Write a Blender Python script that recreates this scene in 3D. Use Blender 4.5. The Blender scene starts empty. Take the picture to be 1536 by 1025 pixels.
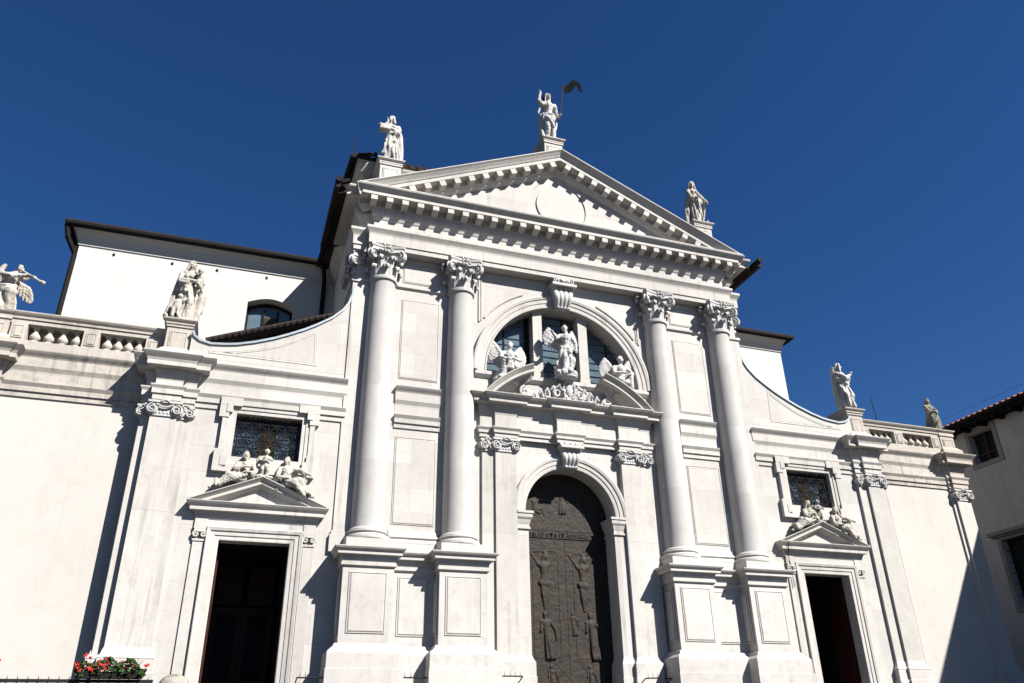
import bpy, bmesh, math, random
from mathutils import Vector, Matrix, noise
R = math.radians
sc = bpy.context.scene
COL = sc.collection
# ------------------------------------------------------------------ camera
cam = bpy.data.cameras.new("camera"); co = bpy.data.objects.new("camera", cam); COL.objects.link(co)
cy_, cp_, cr_ = 0.34248, 0.465535, -0.019647
fv = Vector((math.sin(cy_)*math.cos(cp_), math.cos(cy_)*math.cos(cp_), math.sin(cp_)))
rv0 = Vector((math.cos(cy_), -math.sin(cy_), 0)); uv0 = rv0.cross(fv)
rv = rv0*math.cos(cr_) + uv0*math.sin(cr_); uv = -rv0*math.sin(cr_) + uv0*math.cos(cr_)
co.matrix_world = Matrix(((rv.x, uv.x, -fv.x, -9.7717), (rv.y, uv.y, -fv.y, -22.2896), (rv.z, uv.z, -fv.z, -0.3121), (0, 0, 0, 1)))
cam.sensor_width = 36; cam.lens = 36*1201.915/1536; cam.shift_y = 6.25/1536; cam.shift_x = 1.18/1536
cam.clip_end = 3000; cam.clip_start = 0.1
sc.camera = co
# ------------------------------------------------------------------ sky, sun, exposure
SUN = Vector((-0.73, 1.0, -1.12)).normalized()          # direction the light travels
elev = math.asin(-SUN.z); azim = math.atan2(-SUN.x, -SUN.y)   # compass angle from +Y towards +X
w = bpy.data.worlds.new("World"); sc.world = w; w.use_nodes = True
nt = w.node_tree; bg = nt.nodes["Background"]
sky = nt.nodes.new("ShaderNodeTexSky"); sky.sky_type = 'NISHITA'; sky.sun_disc = False
sky.sun_elevation = elev; sky.sun_rotation = azim
sky.altitude = 900; sky.air_density = 1.0; sky.dust_density = 0.0; sky.ozone_density = 7.0
hs = nt.nodes.new('ShaderNodeHueSaturation'); hs.inputs['Saturation'].default_value = 1.17; hs.inputs['Hue'].default_value = .507; hs.inputs['Value'].default_value = .66
nt.links.new(sky.outputs[0], hs.inputs['Color']); nt.links.new(hs.outputs[0], bg.inputs[0]); bg.inputs[1].default_value = 0.05
sl = bpy.data.lights.new("sun", 'SUN'); sl.energy = 5.0; sl.angle = R(0.5); sl.color = (1, 0.965, 0.91)
so = bpy.data.objects.new("sun", sl); COL.objects.link(so)
so.rotation_euler = SUN.to_track_quat('-Z', 'Y').to_euler()
sc.view_settings.view_transform = 'Standard'; sc.view_settings.look = 'None'
sc.view_settings.exposure = 1.46; sc.view_settings.gamma = 1

# ------------------------------------------------------------------ object helpers
def link(name, me, mat=None, parent=None):
    o = bpy.data.objects.new(name, me); COL.objects.link(o)
    if mat and me and not me.materials: me.materials.append(mat)
    if parent: o.parent = parent
    return o
def obj(name, bm, mat, parent=None, smooth=0, recalc=True):
    if recalc: bmesh.ops.recalc_face_normals(bm, faces=bm.faces)
    me = bpy.data.meshes.new(name); bm.to_mesh(me); bm.free()
    o = link(name, me, mat, parent)
    if smooth:
        me.shade_smooth()
        try: me.set_sharp_from_angle(angle=R(smooth))
        except Exception: pass
    return o
def empty(name, loc=(0, 0, 0), parent=None):
    o = bpy.data.objects.new(name, None); COL.objects.link(o); o.location = loc; o.empty_display_size = .3
    if parent: o.parent = parent
    return o
def tag(o, label=None, cat=None, group=None, kind=None):
    if label: o['label'] = label
    if cat: o['category'] = cat
    if group: o['group'] = group
    if kind: o['kind'] = kind
    return o
def dup(o, parent, loc=None, rotz=None, scale=None):
    c = o.copy(); COL.objects.link(c); c.parent = parent
    if loc is not None: c.location = loc
    if rotz is not None: c.rotation_euler = (0, 0, rotz)
    if scale is not None: c.scale = scale
    return c
NB = bmesh.new
# ------------------------------------------------------------------ geometry helpers
def box(bm, x0, x1, y0, y1, z0, z1):
    v = [bm.verts.new(p) for p in ((x0, y0, z0), (x1, y0, z0), (x1, y1, z0), (x0, y1, z0), (x0, y0, z1), (x1, y0, z1), (x1, y1, z1), (x0, y1, z1))]
    for f in ((0, 1, 2, 3), (4, 5, 6, 7), (0, 1, 5, 4), (1, 2, 6, 5), (2, 3, 7, 6), (3, 0, 4, 7)):
        bm.faces.new([v[i] for i in f])
def hexa(bm, P):
    v = [bm.verts.new(p) for p in P]
    for f in ((0, 1, 2, 3), (4, 5, 6, 7), (0, 1, 5, 4), (1, 2, 6, 5), (2, 3, 7, 6), (3, 0, 4, 7)):
        bm.faces.new([v[i] for i in f])
def quad(bm, *P): bm.faces.new([bm.verts.new(p) for p in P])
def H(a, b, h): return (a, b, h)
def V(y0): return lambda a, b, h: (a, y0-h, b)
def sweep(bm, path, prof, mp=H, closed=False, cap=True):
    n = len(path); P = [Vector(p) for p in path]; rows = []
    for i in range(n):
        d1 = (P[i]-P[i-1]) if (i > 0 or closed) else (P[1]-P[0])
        d2 = (P[(i+1) % n]-P[i]) if (i < n-1 or closed) else d1
        n1 = Vector((d1.y, -d1.x)).normalized(); n2 = Vector((d2.y, -d2.x)).normalized()
        m = (n1+n2)/max(.2, 1+n1.dot(n2))
        rows.append([bm.verts.new(mp(P[i].x+m.x*o, P[i].y+m.y*o, h)) for o, h in prof])
    for i in range(n if closed else n-1):
        a, b = rows[i], rows[(i+1) % n]
        for k in range(len(prof)-1): bm.faces.new((a[k], b[k], b[k+1], a[k+1]))
    if cap and not closed:
        for r in (rows[0], rows[-1]):
            try: bm.faces.new(r)
            except Exception: pass
    return rows
def lathe(bm, prof, cx=0, cy=0, n=32, a0=0, a1=2*math.pi, capz=True):
    full = abs(a1-a0-2*math.pi) < 1e-6; rows = []
    for i in range(n if full else n+1):
        a = a0+(a1-a0)*i/n; rows.append([bm.verts.new((cx+r*math.cos(a), cy+r*math.sin(a), z)) for r, z in prof])
    for i in range(n):
        a, b = rows[i], rows[(i+1) % len(rows)]
        for k in range(len(prof)-1): bm.faces.new((a[k], b[k], b[k+1], a[k+1]))
    if capz and full:
        bm.faces.new([r[0] for r in rows]); bm.faces.new([r[-1] for r in rows])
def tube(bm, pts, r, n=6, closed=False):
    P = [Vector(p) for p in pts]; rows = []; prev = None; m = len(P)
    rr = r if isinstance(r, (list, tuple)) else [r]*m
    for i in range(m):
        t = (P[(i+1) % m]-P[i-1]) if (closed or 0 < i < m-1) else ((P[1]-P[0]) if i == 0 else (P[-1]-P[-2]))
        t.normalize(); u = prev if prev is not None else (Vector((0, 0, 1)) if abs(t.z) < .9 else Vector((1, 0, 0)))
        u = (u-t*u.dot(t)).normalized(); prev = u; q = t.cross(u)
        rows.append([bm.verts.new(P[i]+(u*math.cos(2*math.pi*k/n)+q*math.sin(2*math.pi*k/n))*rr[i]) for k in range(n)])
    for i in range(m if closed else m-1):
        a, b = rows[i], rows[(i+1) % m]
        for k in range(n): bm.faces.new((a[k], a[(k+1) % n], b[(k+1) % n], b[k]))
    if not closed: bm.faces.new(rows[0]); bm.faces.new(rows[-1])
def panel(bm, x0, x1, z0, z1, y, s=1.0):
    """raised stepped panel on a face looking to -Y"""
    rows = sweep(bm, [(x0, z0), (x1, z0), (x1, z1), (x0, z1)], [(0, -.004), (0, .035*s), (-.045*s, .04*s), (-.05*s, .012*s), (-.075*s, .012*s), (-.085*s, .045*s), (-.12*s, .05*s)], V(y), closed=True)
    bm.faces.new([r[-1] for r in rows])
def arc(cx, cz, r, a0, a1, n): return [(cx+r*math.cos(a0+(a1-a0)*i/n), cz+r*math.sin(a0+(a1-a0)*i/n)) for i in range(n+1)]
def wall(bm, x0, x1, z0, z1, holes=(), y=0, dep=.5):
    xs = sorted({x0, x1, *[h[0] for h in holes], *[h[1] for h in holes]}); zs = sorted({z0, z1, *[h[2] for h in holes], *[h[3] for h in holes]})
    for i in range(len(xs)-1):
        for k in range(len(zs)-1):
            mx, mz = (xs[i]+xs[i+1])/2, (zs[k]+zs[k+1])/2
            if any(h[0] < mx < h[1] and h[2] < mz < h[3] for h in holes): continue
            quad(bm, (xs[i], y, zs[k]), (xs[i+1], y, zs[k]), (xs[i+1], y, zs[k+1]), (xs[i], y, zs[k+1]))
    for a, b, c, d in holes:
        for p, q in (((a, c), (a, d)), ((a, d), (b, d)), ((b, d), (b, c)), ((b, c), (a, c))):
            quad(bm, (p[0], y, p[1]), (q[0], y, q[1]), (q[0], y+dep, q[1]), (p[0], y+dep, p[1]))
def archwall(bm, x0, x1, z0, z1, xc, zc, r, y=0, dep=.5, n=40):
    if z0 < zc:
        quad(bm, (x0, y, z0), (xc-r, y, z0), (xc-r, y, zc), (x0, y, zc)); quad(bm, (xc+r, y, z0), (x1, y, z0), (x1, y, zc), (xc+r, y, zc))
        for s in (-1, 1): quad(bm, (xc+s*r, y, z0), (xc+s*r, y, zc), (xc+s*r, y+dep, zc), (xc+s*r, y+dep, z0))
    quad(bm, (x0, y, zc), (xc-r, y, zc), (xc-r, y, z1), (x0, y, z1)); quad(bm, (xc+r, y, zc), (x1, y, zc), (x1, y, z1), (xc+r, y, z1))
    A = arc(xc, zc, r, math.pi, 0, n)
    for (ax, az), (bx, bz) in zip(A, A[1:]):
        quad(bm, (ax, y, az), (bx, y, bz), (bx, y, z1), (ax, y, z1)); quad(bm, (ax, y, az), (bx, y, bz), (bx, y+dep, bz), (ax, y+dep, az))

# ------------------------------------------------------------------ materials
def mat(name):
    m = bpy.data.materials.new(name); m.use_nodes = True
    return m, m.node_tree, m.node_tree.nodes["Principled BSDF"]
def nd(t, typ, **k):
    n = t.nodes.new(typ)
    for a, b in k.items():
        if a in n.inputs: n.inputs[a].default_value = b
        else: setattr(n, a, b)
    return n
ALB = .75
def stone(name, base, alt, dirt, dirt_amt=.35, joints=0, streak=0, rough=.75, bump=.12, jw=1.5, jh=.72, zband=None, big=.35, speck=0, spec=.1, bscale=14, bdist=.03):
    k_ = ALB; base, alt, dirt = [tuple(c*k_ for c in q) for q in (base, alt, dirt)]
    m, t, p = mat(name); L = t.links.new
    geo = nd(t, "ShaderNodeNewGeometry"); pos = geo.outputs["Position"]
    n1 = nd(t, "ShaderNodeTexNoise", Scale=big, Detail=6, Roughness=.62); L(pos, n1.inputs["Vector"])
    r1 = nd(t, "ShaderNodeValToRGB"); r1.color_ramp.elements[0].position = .38; r1.color_ramp.elements[1].position = .66
    r1.color_ramp.elements[0].color = (*base, 1); r1.color_ramp.elements[1].color = (*alt, 1); L(n1.outputs[0], r1.inputs[0])
    n2 = nd(t, "ShaderNodeTexNoise", Scale=3.1, Detail=8, Roughness=.7); L(pos, n2.inputs["Vector"])
    r2 = nd(t, "ShaderNodeValToRGB"); r2.color_ramp.elements[0].position = .5; r2.color_ramp.elements[1].position = .8; L(n2.outputs[0], r2.inputs[0])
    mul = nd(t, "ShaderNodeMath", operation='MULTIPLY'); L(r2.outputs[0], mul.inputs[0]); mul.inputs[1].default_value = dirt_amt
    mx = nd(t, "ShaderNodeMix", data_type='RGBA'); L(mul.outputs[0], mx.inputs[0]); L(r1.outputs[0], mx.inputs[6]); mx.inputs[7].default_value = (*dirt, 1)
    col = mx.outputs[2]
    if streak:
        mp = nd(t, "ShaderNodeMapping"); mp.inputs["Scale"].default_value = (5.5, 5.5, .33); L(pos, mp.inputs[0])
        n3 = nd(t, "ShaderNodeTexNoise", Scale=1.0, Detail=5, Roughness=.6); L(mp.outputs[0], n3.inputs["Vector"])
        r3 = nd(t, "ShaderNodeValToRGB"); r3.color_ramp.elements[0].position = .52; r3.color_ramp.elements[1].position = .78; L(n3.outputs[0], r3.inputs[0])
        m3 = nd(t, "ShaderNodeMath", operation='MULTIPLY'); L(r3.outputs[0], m3.inputs[0]); m3.inputs[1].default_value = streak
        n4 = nd(t, "ShaderNodeTexNoise", Scale=.45, Detail=3); L(pos, n4.inputs["Vector"])
        r4 = nd(t, "ShaderNodeValToRGB"); r4.color_ramp.elements[0].position = .4; r4.color_ramp.elements[1].position = .6; L(n4.outputs[0], r4.inputs[0])
        m4 = nd(t, "ShaderNodeMath", operation='MULTIPLY'); L(m3.outputs[0], m4.inputs[0]); L(r4.outputs[0], m4.inputs[1])
        x3 = nd(t, "ShaderNodeMix", data_type='RGBA'); L(m4.outputs[0], x3.inputs[0]); L(col, x3.inputs[6]); x3.inputs[7].default_value = (dirt[0]*.6, dirt[1]*.6, dirt[2]*.6, 1)
        col = x3.outputs[2]
    if speck:
        n5 = nd(t, "ShaderNodeTexNoise", Scale=9.0, Detail=6, Roughness=.75); L(pos, n5.inputs["Vector"])
        r5 = nd(t, "ShaderNodeValToRGB"); r5.color_ramp.elements[0].position = .54; r5.color_ramp.elements[1].position = .7; L(n5.outputs[0], r5.inputs[0])
        m5 = nd(t, "ShaderNodeMath", operation='MULTIPLY'); L(r5.outputs[0], m5.inputs[0]); m5.inputs[1].default_value = speck
        x5 = nd(t, "ShaderNodeMix", data_type='RGBA'); L(m5.outputs[0], x5.inputs[0]); L(col, x5.inputs[6]); x5.inputs[7].default_value = (dirt[0]*.55, dirt[1]*.55, dirt[2]*.5, 1)
        col = x5.outputs[2]
    hsrc = None
    if joints:
        sp = nd(t, "ShaderNodeSeparateXYZ"); L(pos, sp.inputs[0])
        ad = nd(t, "ShaderNodeMath", operation='ADD'); L(sp.outputs[0], ad.inputs[0]); L(sp.outputs[1], ad.inputs[1])
        cb = nd(t, "ShaderNodeCombineXYZ"); L(ad.outputs[0], cb.inputs[0]); L(sp.outputs[2], cb.inputs[1])
        br = nd(t, "ShaderNodeTexBrick", offset=.37, squash=1.0); br.inputs["Scale"].default_value = 1; br.inputs["Mortar Size"].default_value = .008; br.inputs["Mortar Smooth"].default_value = .3
        br.inputs["Brick Width"].default_value = jw; br.inputs["Row Height"].default_value = jh; br.inputs["Bias"].default_value = 0
        br.inputs["Color1"].default_value = (1, 1, 1, 1); cc = 1-min(.13, joints*.9); br.inputs["Color2"].default_value = (cc, cc*.992, cc*.995, 1); br.inputs["Mortar"].default_value = (1-joints, 1-joints, 1-joints*1.1, 1)
        L(cb.outputs[0], br.inputs["Vector"])
        xb = nd(t, "ShaderNodeMix", data_type='RGBA', blend_type='MULTIPLY'); xb.inputs[0].default_value = 1; L(col, xb.inputs[6]); L(br.outputs[0], xb.inputs[7]); col = xb.outputs[2]
    L(col, p.inputs["Base Color"]); p.inputs["Roughness"].default_value = rough
    p.inputs["Specular IOR Level"].default_value = spec
    nb = nd(t, "ShaderNodeTexNoise", Scale=bscale, Detail=6, Roughness=.65); L(pos, nb.inputs["Vector"])
    bp = nd(t, "ShaderNodeBump", Strength=bump, Distance=bdist); L(nb.outputs[0], bp.inputs["Height"]); L(bp.outputs[0], p.inputs["Normal"])
    return m
def plain(name, c, rough=.6, metal=0, var=.25, scale=4, bump=0, spec=.12):
    m, t, p = mat(name); L = t.links.new
    geo = nd(t, "ShaderNodeNewGeometry"); n1 = nd(t, "ShaderNodeTexNoise", Scale=scale, Detail=6, Roughness=.65); L(geo.outputs["Position"], n1.inputs["Vector"])
    r = nd(t, "ShaderNodeValToRGB"); r.color_ramp.elements[0].position = .3; r.color_ramp.elements[1].position = .7
    r.color_ramp.elements[0].color = tuple(x*(1-var) for x in c)+(1,); r.color_ramp.elements[1].color = tuple(min(1, x*(1+var)) for x in c)+(1,)
    L(n1.outputs[0], r.inputs[0]); L(r.outputs[0], p.inputs["Base Color"]); p.inputs["Roughness"].default_value = rough; p.inputs["Metallic"].default_value = metal; p.inputs["Specular IOR Level"].default_value = spec
    if bump:
        b = nd(t, "ShaderNodeBump", Strength=bump, Distance=.03); L(n1.outputs[0], b.inputs["Height"]); L(b.outputs[0], p.inputs["Normal"])
    return m
WALL = stone("wall_stone", (.535, .513, .48), (.46, .44, .418), (.33, .305, .28), .42, joints=.22, streak=.30)
TRIM = stone("trim_stone", (.53, .508, .473), (.45, .43, .405), (.27, .247, .22), .46, joints=.26, streak=.6, jw=1.9, jh=5.3)
PED = stone("pedestal_stone", (.53, .508, .478), (.445, .425, .405), (.31, .275, .243), .6, joints=.05, streak=.35, jw=2.7, jh=9)
COLM = stone("column_marble", (.52, .503, .48), (.45, .437, .42), (.33, .312, .295), .42, joints=.16, streak=.45, jw=60, jh=2.35)
MEDAL = stone("medallion_stone", (.47, .455, .435), (.43, .415, .395), (.33, .31, .29), .4)
PLAST = stone("plaster", (.515, .492, .452), (.475, .452, .417), (.37, .34, .305), .36, joints=.02, streak=.14, jw=3.2, jh=60, bump=.14, big=.22)
PLASTW = stone("transept_plaster", (.53, .518, .49), (.51, .497, .472), (.43, .415, .39), .16, bump=.05)
STAIN = stone("weathered_stone", (.50, .465, .415), (.40, .37, .33), (.13, .118, .105), .55, streak=1.0, speck=.35, joints=.08, jw=1.7, jh=7)
BALM = stone("balustrade_stone", (.47, .43, .385), (.39, .355, .315), (.25, .225, .195), .5, streak=.5, speck=.25)
STAT = stone("statue_marble", (.48, .465, .44), (.40, .385, .36), (.22, .205, .185), .55, rough=.7, speck=.22, bump=.2, big=1.6)
STATW = stone("statue_white_marble", (.50, .49, .475), (.44, .43, .415), (.30, .285, .265), .4, rough=.65, speck=.12, bump=.2, big=1.6)
STATD = stone("statue_weathered", (.33, .315, .27), (.14, .135, .11), (.07, .075, .055), .75, rough=.85, speck=.6, bump=.3, big=2.4)
STATB = stone("statue_limestone", (.46, .43, .385), (.35, .325, .285), (.22, .20, .165), .5, rough=.8, speck=.35, bump=.3, big=2.0)
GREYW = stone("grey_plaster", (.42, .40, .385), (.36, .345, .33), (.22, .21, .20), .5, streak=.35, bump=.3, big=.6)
IRON = plain("wrought_iron", (.012, .012, .013), .7)
BRONZE = stone("door_bronze", (.032, .026, .020), (.021, .018, .015), (.062, .034, .022), .85, rough=.6, bump=.55, big=1.3, spec=.16, bscale=5, bdist=.08)
DARKWOOD = plain("dark_wood", (.03, .009, .006), .5, 0, .4, 6)
DARK = plain("dark_interior", (.012, .011, .01), .9)  # near-black colour stands in for the shade inside openings and holes
LEAD = plain("lead_sheet", (.23, .26, .29), .5, .3, .2)
GUTTER = plain("gutter_brown", (.008, .0065, .0065), .8)
TILE = plain("roof_tile", (.16, .07, .05), .8, 0, .55, 9, .3)
TILER = plain("red_roof_tile", (.15, .062, .045), .8, 0, .45, 9, .3)
TILED = plain("old_roof_tile", (.022, .016, .014), .85, 0, .5, 9, .3)
STONEGREY = stone("grey_frame_stone", (.23, .22, .20), (.19, .18, .165), (.10, .10, .09), .4, bump=.3, big=1.5)
PAVE = stone("paving", (.07, .065, .06), (.058, .054, .05), (.04, .037, .034), .4, joints=.3, jw=.8, jh=.6)
BANNER = plain("banner_black", (.004, .004, .004), .95)
BANNER.node_tree.nodes["Principled BSDF"].inputs["Specular IOR Level"].default_value = .05
DARKGL = plain("dark_door_glass", (.006, .008, .011), .7)
LEAF = plain("geranium_leaf", (.022, .045, .012), .55, 0, .45, 20)
PETAL = plain("geranium_petal", (.36, .022, .02), .6, 0, .4, 12)
def glass(name, c, rough=.08):
    m, t, p = mat(name); L = t.links.new
    geo = nd(t, "ShaderNodeNewGeometry"); n1 = nd(t, "ShaderNodeTexNoise", Scale=1.3, Detail=2); L(geo.outputs["Position"], n1.inputs["Vector"])
    r = nd(t, "ShaderNodeValToRGB"); r.color_ramp.elements[0].color = tuple(x*.5 for x in c)+(1,); r.color_ramp.elements[1].color = tuple(x*1.6 for x in c)+(1,)
    L(n1.outputs[0], r.inputs[0]); L(r.outputs[0], p.inputs["Base Color"]); p.inputs["Roughness"].default_value = rough
    b = nd(t, "ShaderNodeBump", Strength=.25, Distance=.05); L(n1.outputs[0], b.inputs["Height"]); L(b.outputs[0], p.inputs["Normal"])
    return m
GLASS = glass("window_glass", (.07, .10, .125), .06)  # base brightened to stand in for the sky reflected in the panes
GLASSB = glass("leaded_glass", (.03, .05, .075), .25)
GLASSY = plain("amber_glass", (.04, .03, .014), .25, 0, .5, 8)

# ================================================================== SETTING
b = NB(); s = 900
quad(b, (-s, -s, -1.95), (s, -s, -1.95), (s, s, -1.95), (-s, s, -1.95)); tag(obj("ground", b, PAVE), kind='structure')
b = NB(); box(b, -40, 21, -7.15, 30, -1.94, 0.0); tag(obj("terrace", b, PAVE), kind='structure')
b = NB()
for i in range(5): box(b, -16.4, 16.45, -3.0+.32*i, 0, .004+.17*i, .17*(i+1))
tag(obj("church_steps", b, PAVE), kind='structure')

# ================================================================== CHURCH
church = tag(empty("church", (0, 0, 0)), "white baroque church with giant columns, pediment and curved shoulders", "church")
def ch(name, b, m, smooth=0, parent=None, recalc=True): return obj(name, b, m, parent or church, smooth, recalc)
CX = (-6.2, -3.6, 3.6, 6.2); DX = 9.138
# ---- central wall
b = NB()
wall(b, -7.05, -2.95, .85, 15.0); wall(b, 2.95, 7.05, .85, 15.0)
archwall(b, -2.95, 2.95, .85, 8.2, 0, 6.0, 1.5, 0, .75)
wall(b, -2.95, 2.95, 8.2, 10.5)
archwall(b, -2.95, 2.95, 10.5, 15.0, 0, 10.5, 2.72, 0, .6)
quad(b, (-2.72, 0, 10.5), (2.72, 0, 10.5), (2.72, .6, 10.5), (-2.72, .6, 10.5))
for s in (-1, 1): quad(b, (s*7.05, 0, 8), (s*7.05, 2.8, 8), (s*7.05, 2.8, 15), (s*7.05, 0, 15))
ch("front_wall", b, WALL)
# ---- bay walls (side doors and windows)
for s in (-1, 1):
    b = NB(); a = sorted((s*7.05, s*12.49)); d = sorted((s*(DX-.9), s*(DX+.9)))
    wall(b, a[0], a[1], .85, 9.795, [(d[0], d[1], .86, 4.675), (d[0], d[1], 6.955, 8.22)], 0, .34)
    ch("bay_wall", b, WALL)
for s in (-1, 1):
    b = NB(); a = sorted((s*12.6, s*16.45)); wall(b, *sorted((s*12.4, s*16.95)), 0, 9.9, (), .55)
    quad(b, (s*16.95, .55, 0), (s*16.95, 7, 0), (s*16.95, 7, 9.9), (s*16.95, .55, 9.9)); quad(b, (s*12.5, .0, 0), (s*12.5, .56, 0), (s*12.5, .56, 9.8), (s*12.5, .0, 9.8))
    ch("outer_bay_wall", b, PLAST)
# plinth courses at the foot
base_prof = [(0, 2.12), (.03, 2.08), (.03, 1.84), (.10, 1.80), (.12, 1.74), (.10, 1.73), (.10, 1.44), (.12, 1.43), (.12, .5), (0, .5)]
# ---- pilasters of the bays
def pil_path(s, x_in, x_in2, x_out2, x_out, y1=-.1, y2=-.188):
    """stepped path, left to right; x given as |X|: inner(second layer), inner(front), outer(front), outer(second)"""
    if s > 0: xs = [x_in, x_in2, x_out2, x_out]
    else: xs = [-x_out, -x_out2, -x_in2, -x_in]
    return [(xs[0], 0), (xs[0], y1), (xs[1], y1), (xs[1], y2), (xs[2], y2), (xs[2], y1), (xs[3], y1), (xs[3], 0)]
CORN = [(0, 9.62), (.44, 9.61), (.44, 9.585), (.40, 9.53), (.33, 9.44), (.30, 9.37), (.30, 9.25), (.29, 9.245), (.10, 9.235), (.10, 9.19), (.06, 9.08), (.03, 8.96), (.015, 8.9), (.015, 8.755), (.12, 8.75), (.12, 8.72), (.075, 8.64), (.075, 8.50), (.035, 8.495), (.035, 8.33), (.0, 8.32)]
FLAT = [(0, 9.62), (.18, 9.615), (.18, 9.60), (.15, 9.55), (.09, 9.47), (.07, 9.43), (.07, 9.17), (.06, 9.15), (.015, 9.05), (.01, 9.0), (.01, 8.70), (.14, 8.695), (.14, 8.675), (.085, 8.575), (.085, 8.44), (.04, 8.435), (.04, 8.285), (0, 8.275)]
OUTC = [(.006, 9.44), (.05, 9.44), (.05, 9.16), (.006, 9.0), (.006, 8.62), (.09, 8.60), (.09, 8.57), (.03, 8.48), (.03, 8.3), (.015, 8.28), (.015, 8.12), (0, 8.08)]
for s in (-1, 1):
    for kind, pin in (("inner", [(11.21, 0), (11.21, -.1), (11.567, -.1), (11.567, -.188), (12.234, -.188), (12.234, .05), (12.5, .05), (12.5, .55)]), ("outer", [(16.12, .55), (16.12, .48), (16.26, .48), (16.26, .40), (16.92, .40), (16.92, .48), (16.97, .48), (16.97, .7)])):
        pth = [(x, y) for x, y in pin] if s > 0 else [(-x, y) for x, y in pin][::-1]
        b = NB(); sweep(b, pth, [(0, 8.35), (0, 1.6)]); p = ch("pilaster", b, TRIM if kind == "inner" else PLAST)
        b = NB(); sweep(b, pth, [(0, 2.0), (.03, 1.92), (.05, 1.83), (.10, 1.80), (.11, 1.75), (.10, 1.735), (.10, 1.44), (.13, 1.42), (.13, .0), (0, .0)]); ch("pilaster_base", b, PED, parent=p)
        b = NB(); sweep(b, pth, CORN); ch("pilaster_entablature", b, TRIM if kind == "inner" else BALM, parent=p)
# entablature along the bays and outer bays
for x0, x1 in ((-11.21, -7.05), (7.05, 11.21), (-5.6, -4.2), (4.2, 5.6)):
    b = NB(); sweep(b, [(x0, 0), (x1, 0)], FLAT); ch("bay_entablature", b, TRIM)
for x0, x1 in ((-16.12, -12.5), (12.5, 16.12)):
    b = NB(); sweep(b, [(x0, .55), (x1, .55)], [(o+.002, h) for o, h in FLAT]); ch("outer_entablature", b, STAIN)
# ---- ionic capitals of the pilasters (small volutes, egg band, garland)
def spiral(cx, cz, r0, turns, n=26, dirn=1, a0=math.pi/2):
    return [(cx+dirn*r0*(1-.82*i/n)*math.cos(a0-2*math.pi*turns*i/n), cz+r0*(1-.82*i/n)*math.sin(a0-2*math.pi*turns*i/n)) for i in range(n+1)]
def ionic(w, d=.2, h=.42):
    b = NB()
    box(b, -w/2-.10, w/2+.10, -d-.10, 0, h-.09, h-.03)     # abacus
    box(b, -w/2-.06, w/2+.06, -d-.06, 0, h-.125, h-.088)
    box(b, -w/2-.015, w/2+.015, -d-.02, 0, .04, h-.12)
    box(b, -w/2-.035, w/2+.035, -d-.035, 0, 0.0, .045)
    k = int(w/.09)
    for i in range(k):
        x = -w/2+.05+(w-.1)*i/(k-1); lathe(b, [(.0, .05), (.03, .07), (.034, .10), (.012, .14)], x, -d-.02, 7, capz=False)
    for s in (-1, 1):
        cx = s*(w/2-.02)
        lathe(b, [(.135, -.04), (.15, 0), (.14, .02), (.115, .025), (.105, .01)], 0, 0, 20)  # disc, turned below
        b.verts.ensure_lookup_table(); vs = b.verts[-100:]
        M = Matrix.Translation((cx, -d-.06, .175)) @ Matrix.Rotation(math.pi/2, 4, 'X') @ Matrix.Rotation(0, 4, 'Z')
        bmesh.ops.transform(b, matrix=M, verts=list(vs))
        sp = spiral(cx, .175, .135, 1.7, 24, s); tube(b, [(x, -d-.10, z) for x, z in sp], .021, 6)
        sp2 = [(cx+s*.02, -d-.03+.1*math.sin(t*.6), .175) for t in (0, 1)]
        tube(b, [(s*(w/2+.02), -d-.02, .2), (s*(w/2+.05), -.02, .2)], .12, 12)  # side bolster
    for i in range(9):                                        # garland between the volutes
        t = i/8; x = -w/2+.14+(w-.28)*t; z = .30-.06*math.sin(math.pi*t)
        bmesh.ops.create_icosphere(b, subdivisions=1, radius=.036, matrix=Matrix.Translation((x, -d-.085, z)))
    for i in range(5): bmesh.ops.create_icosphere(b, subdivisions=1, radius=.04, matrix=Matrix.Translation(((i-2)*.045, -d-.10, h-.04+.03*math.cos(i-2))))
    return b
cap_b = ionic(.667, .188, .45); icap = obj("ionic_capital", cap_b, STATW, church, 40); icap.location = (-11.9, 0, 7.86)
dup(icap, church, (11.9, 0, 7.86)); dup(icap, church, (16.59, .588, 7.84)); dup(icap, church, (-16.59, .588, 7.84))
cap_b = ionic(.32, .10, .42); icap2 = obj("ionic_capital", cap_b, STATW, church, 40); icap2.location = (-12.37, .15, 7.84); icap2.scale = (.9, 1, .95)
for x in (-11.38, 11.38, 12.37): dup(icap2, church, (x, .15 if x > 12 else 0, 7.84))
for x in (-2.70, 2.70): dup(icap2, church, (x, 0, 7.80))
icap3 = dup(icap, church, (-2.12, .02, 7.80)); dup(icap, church, (2.12, .02, 7.80))
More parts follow.
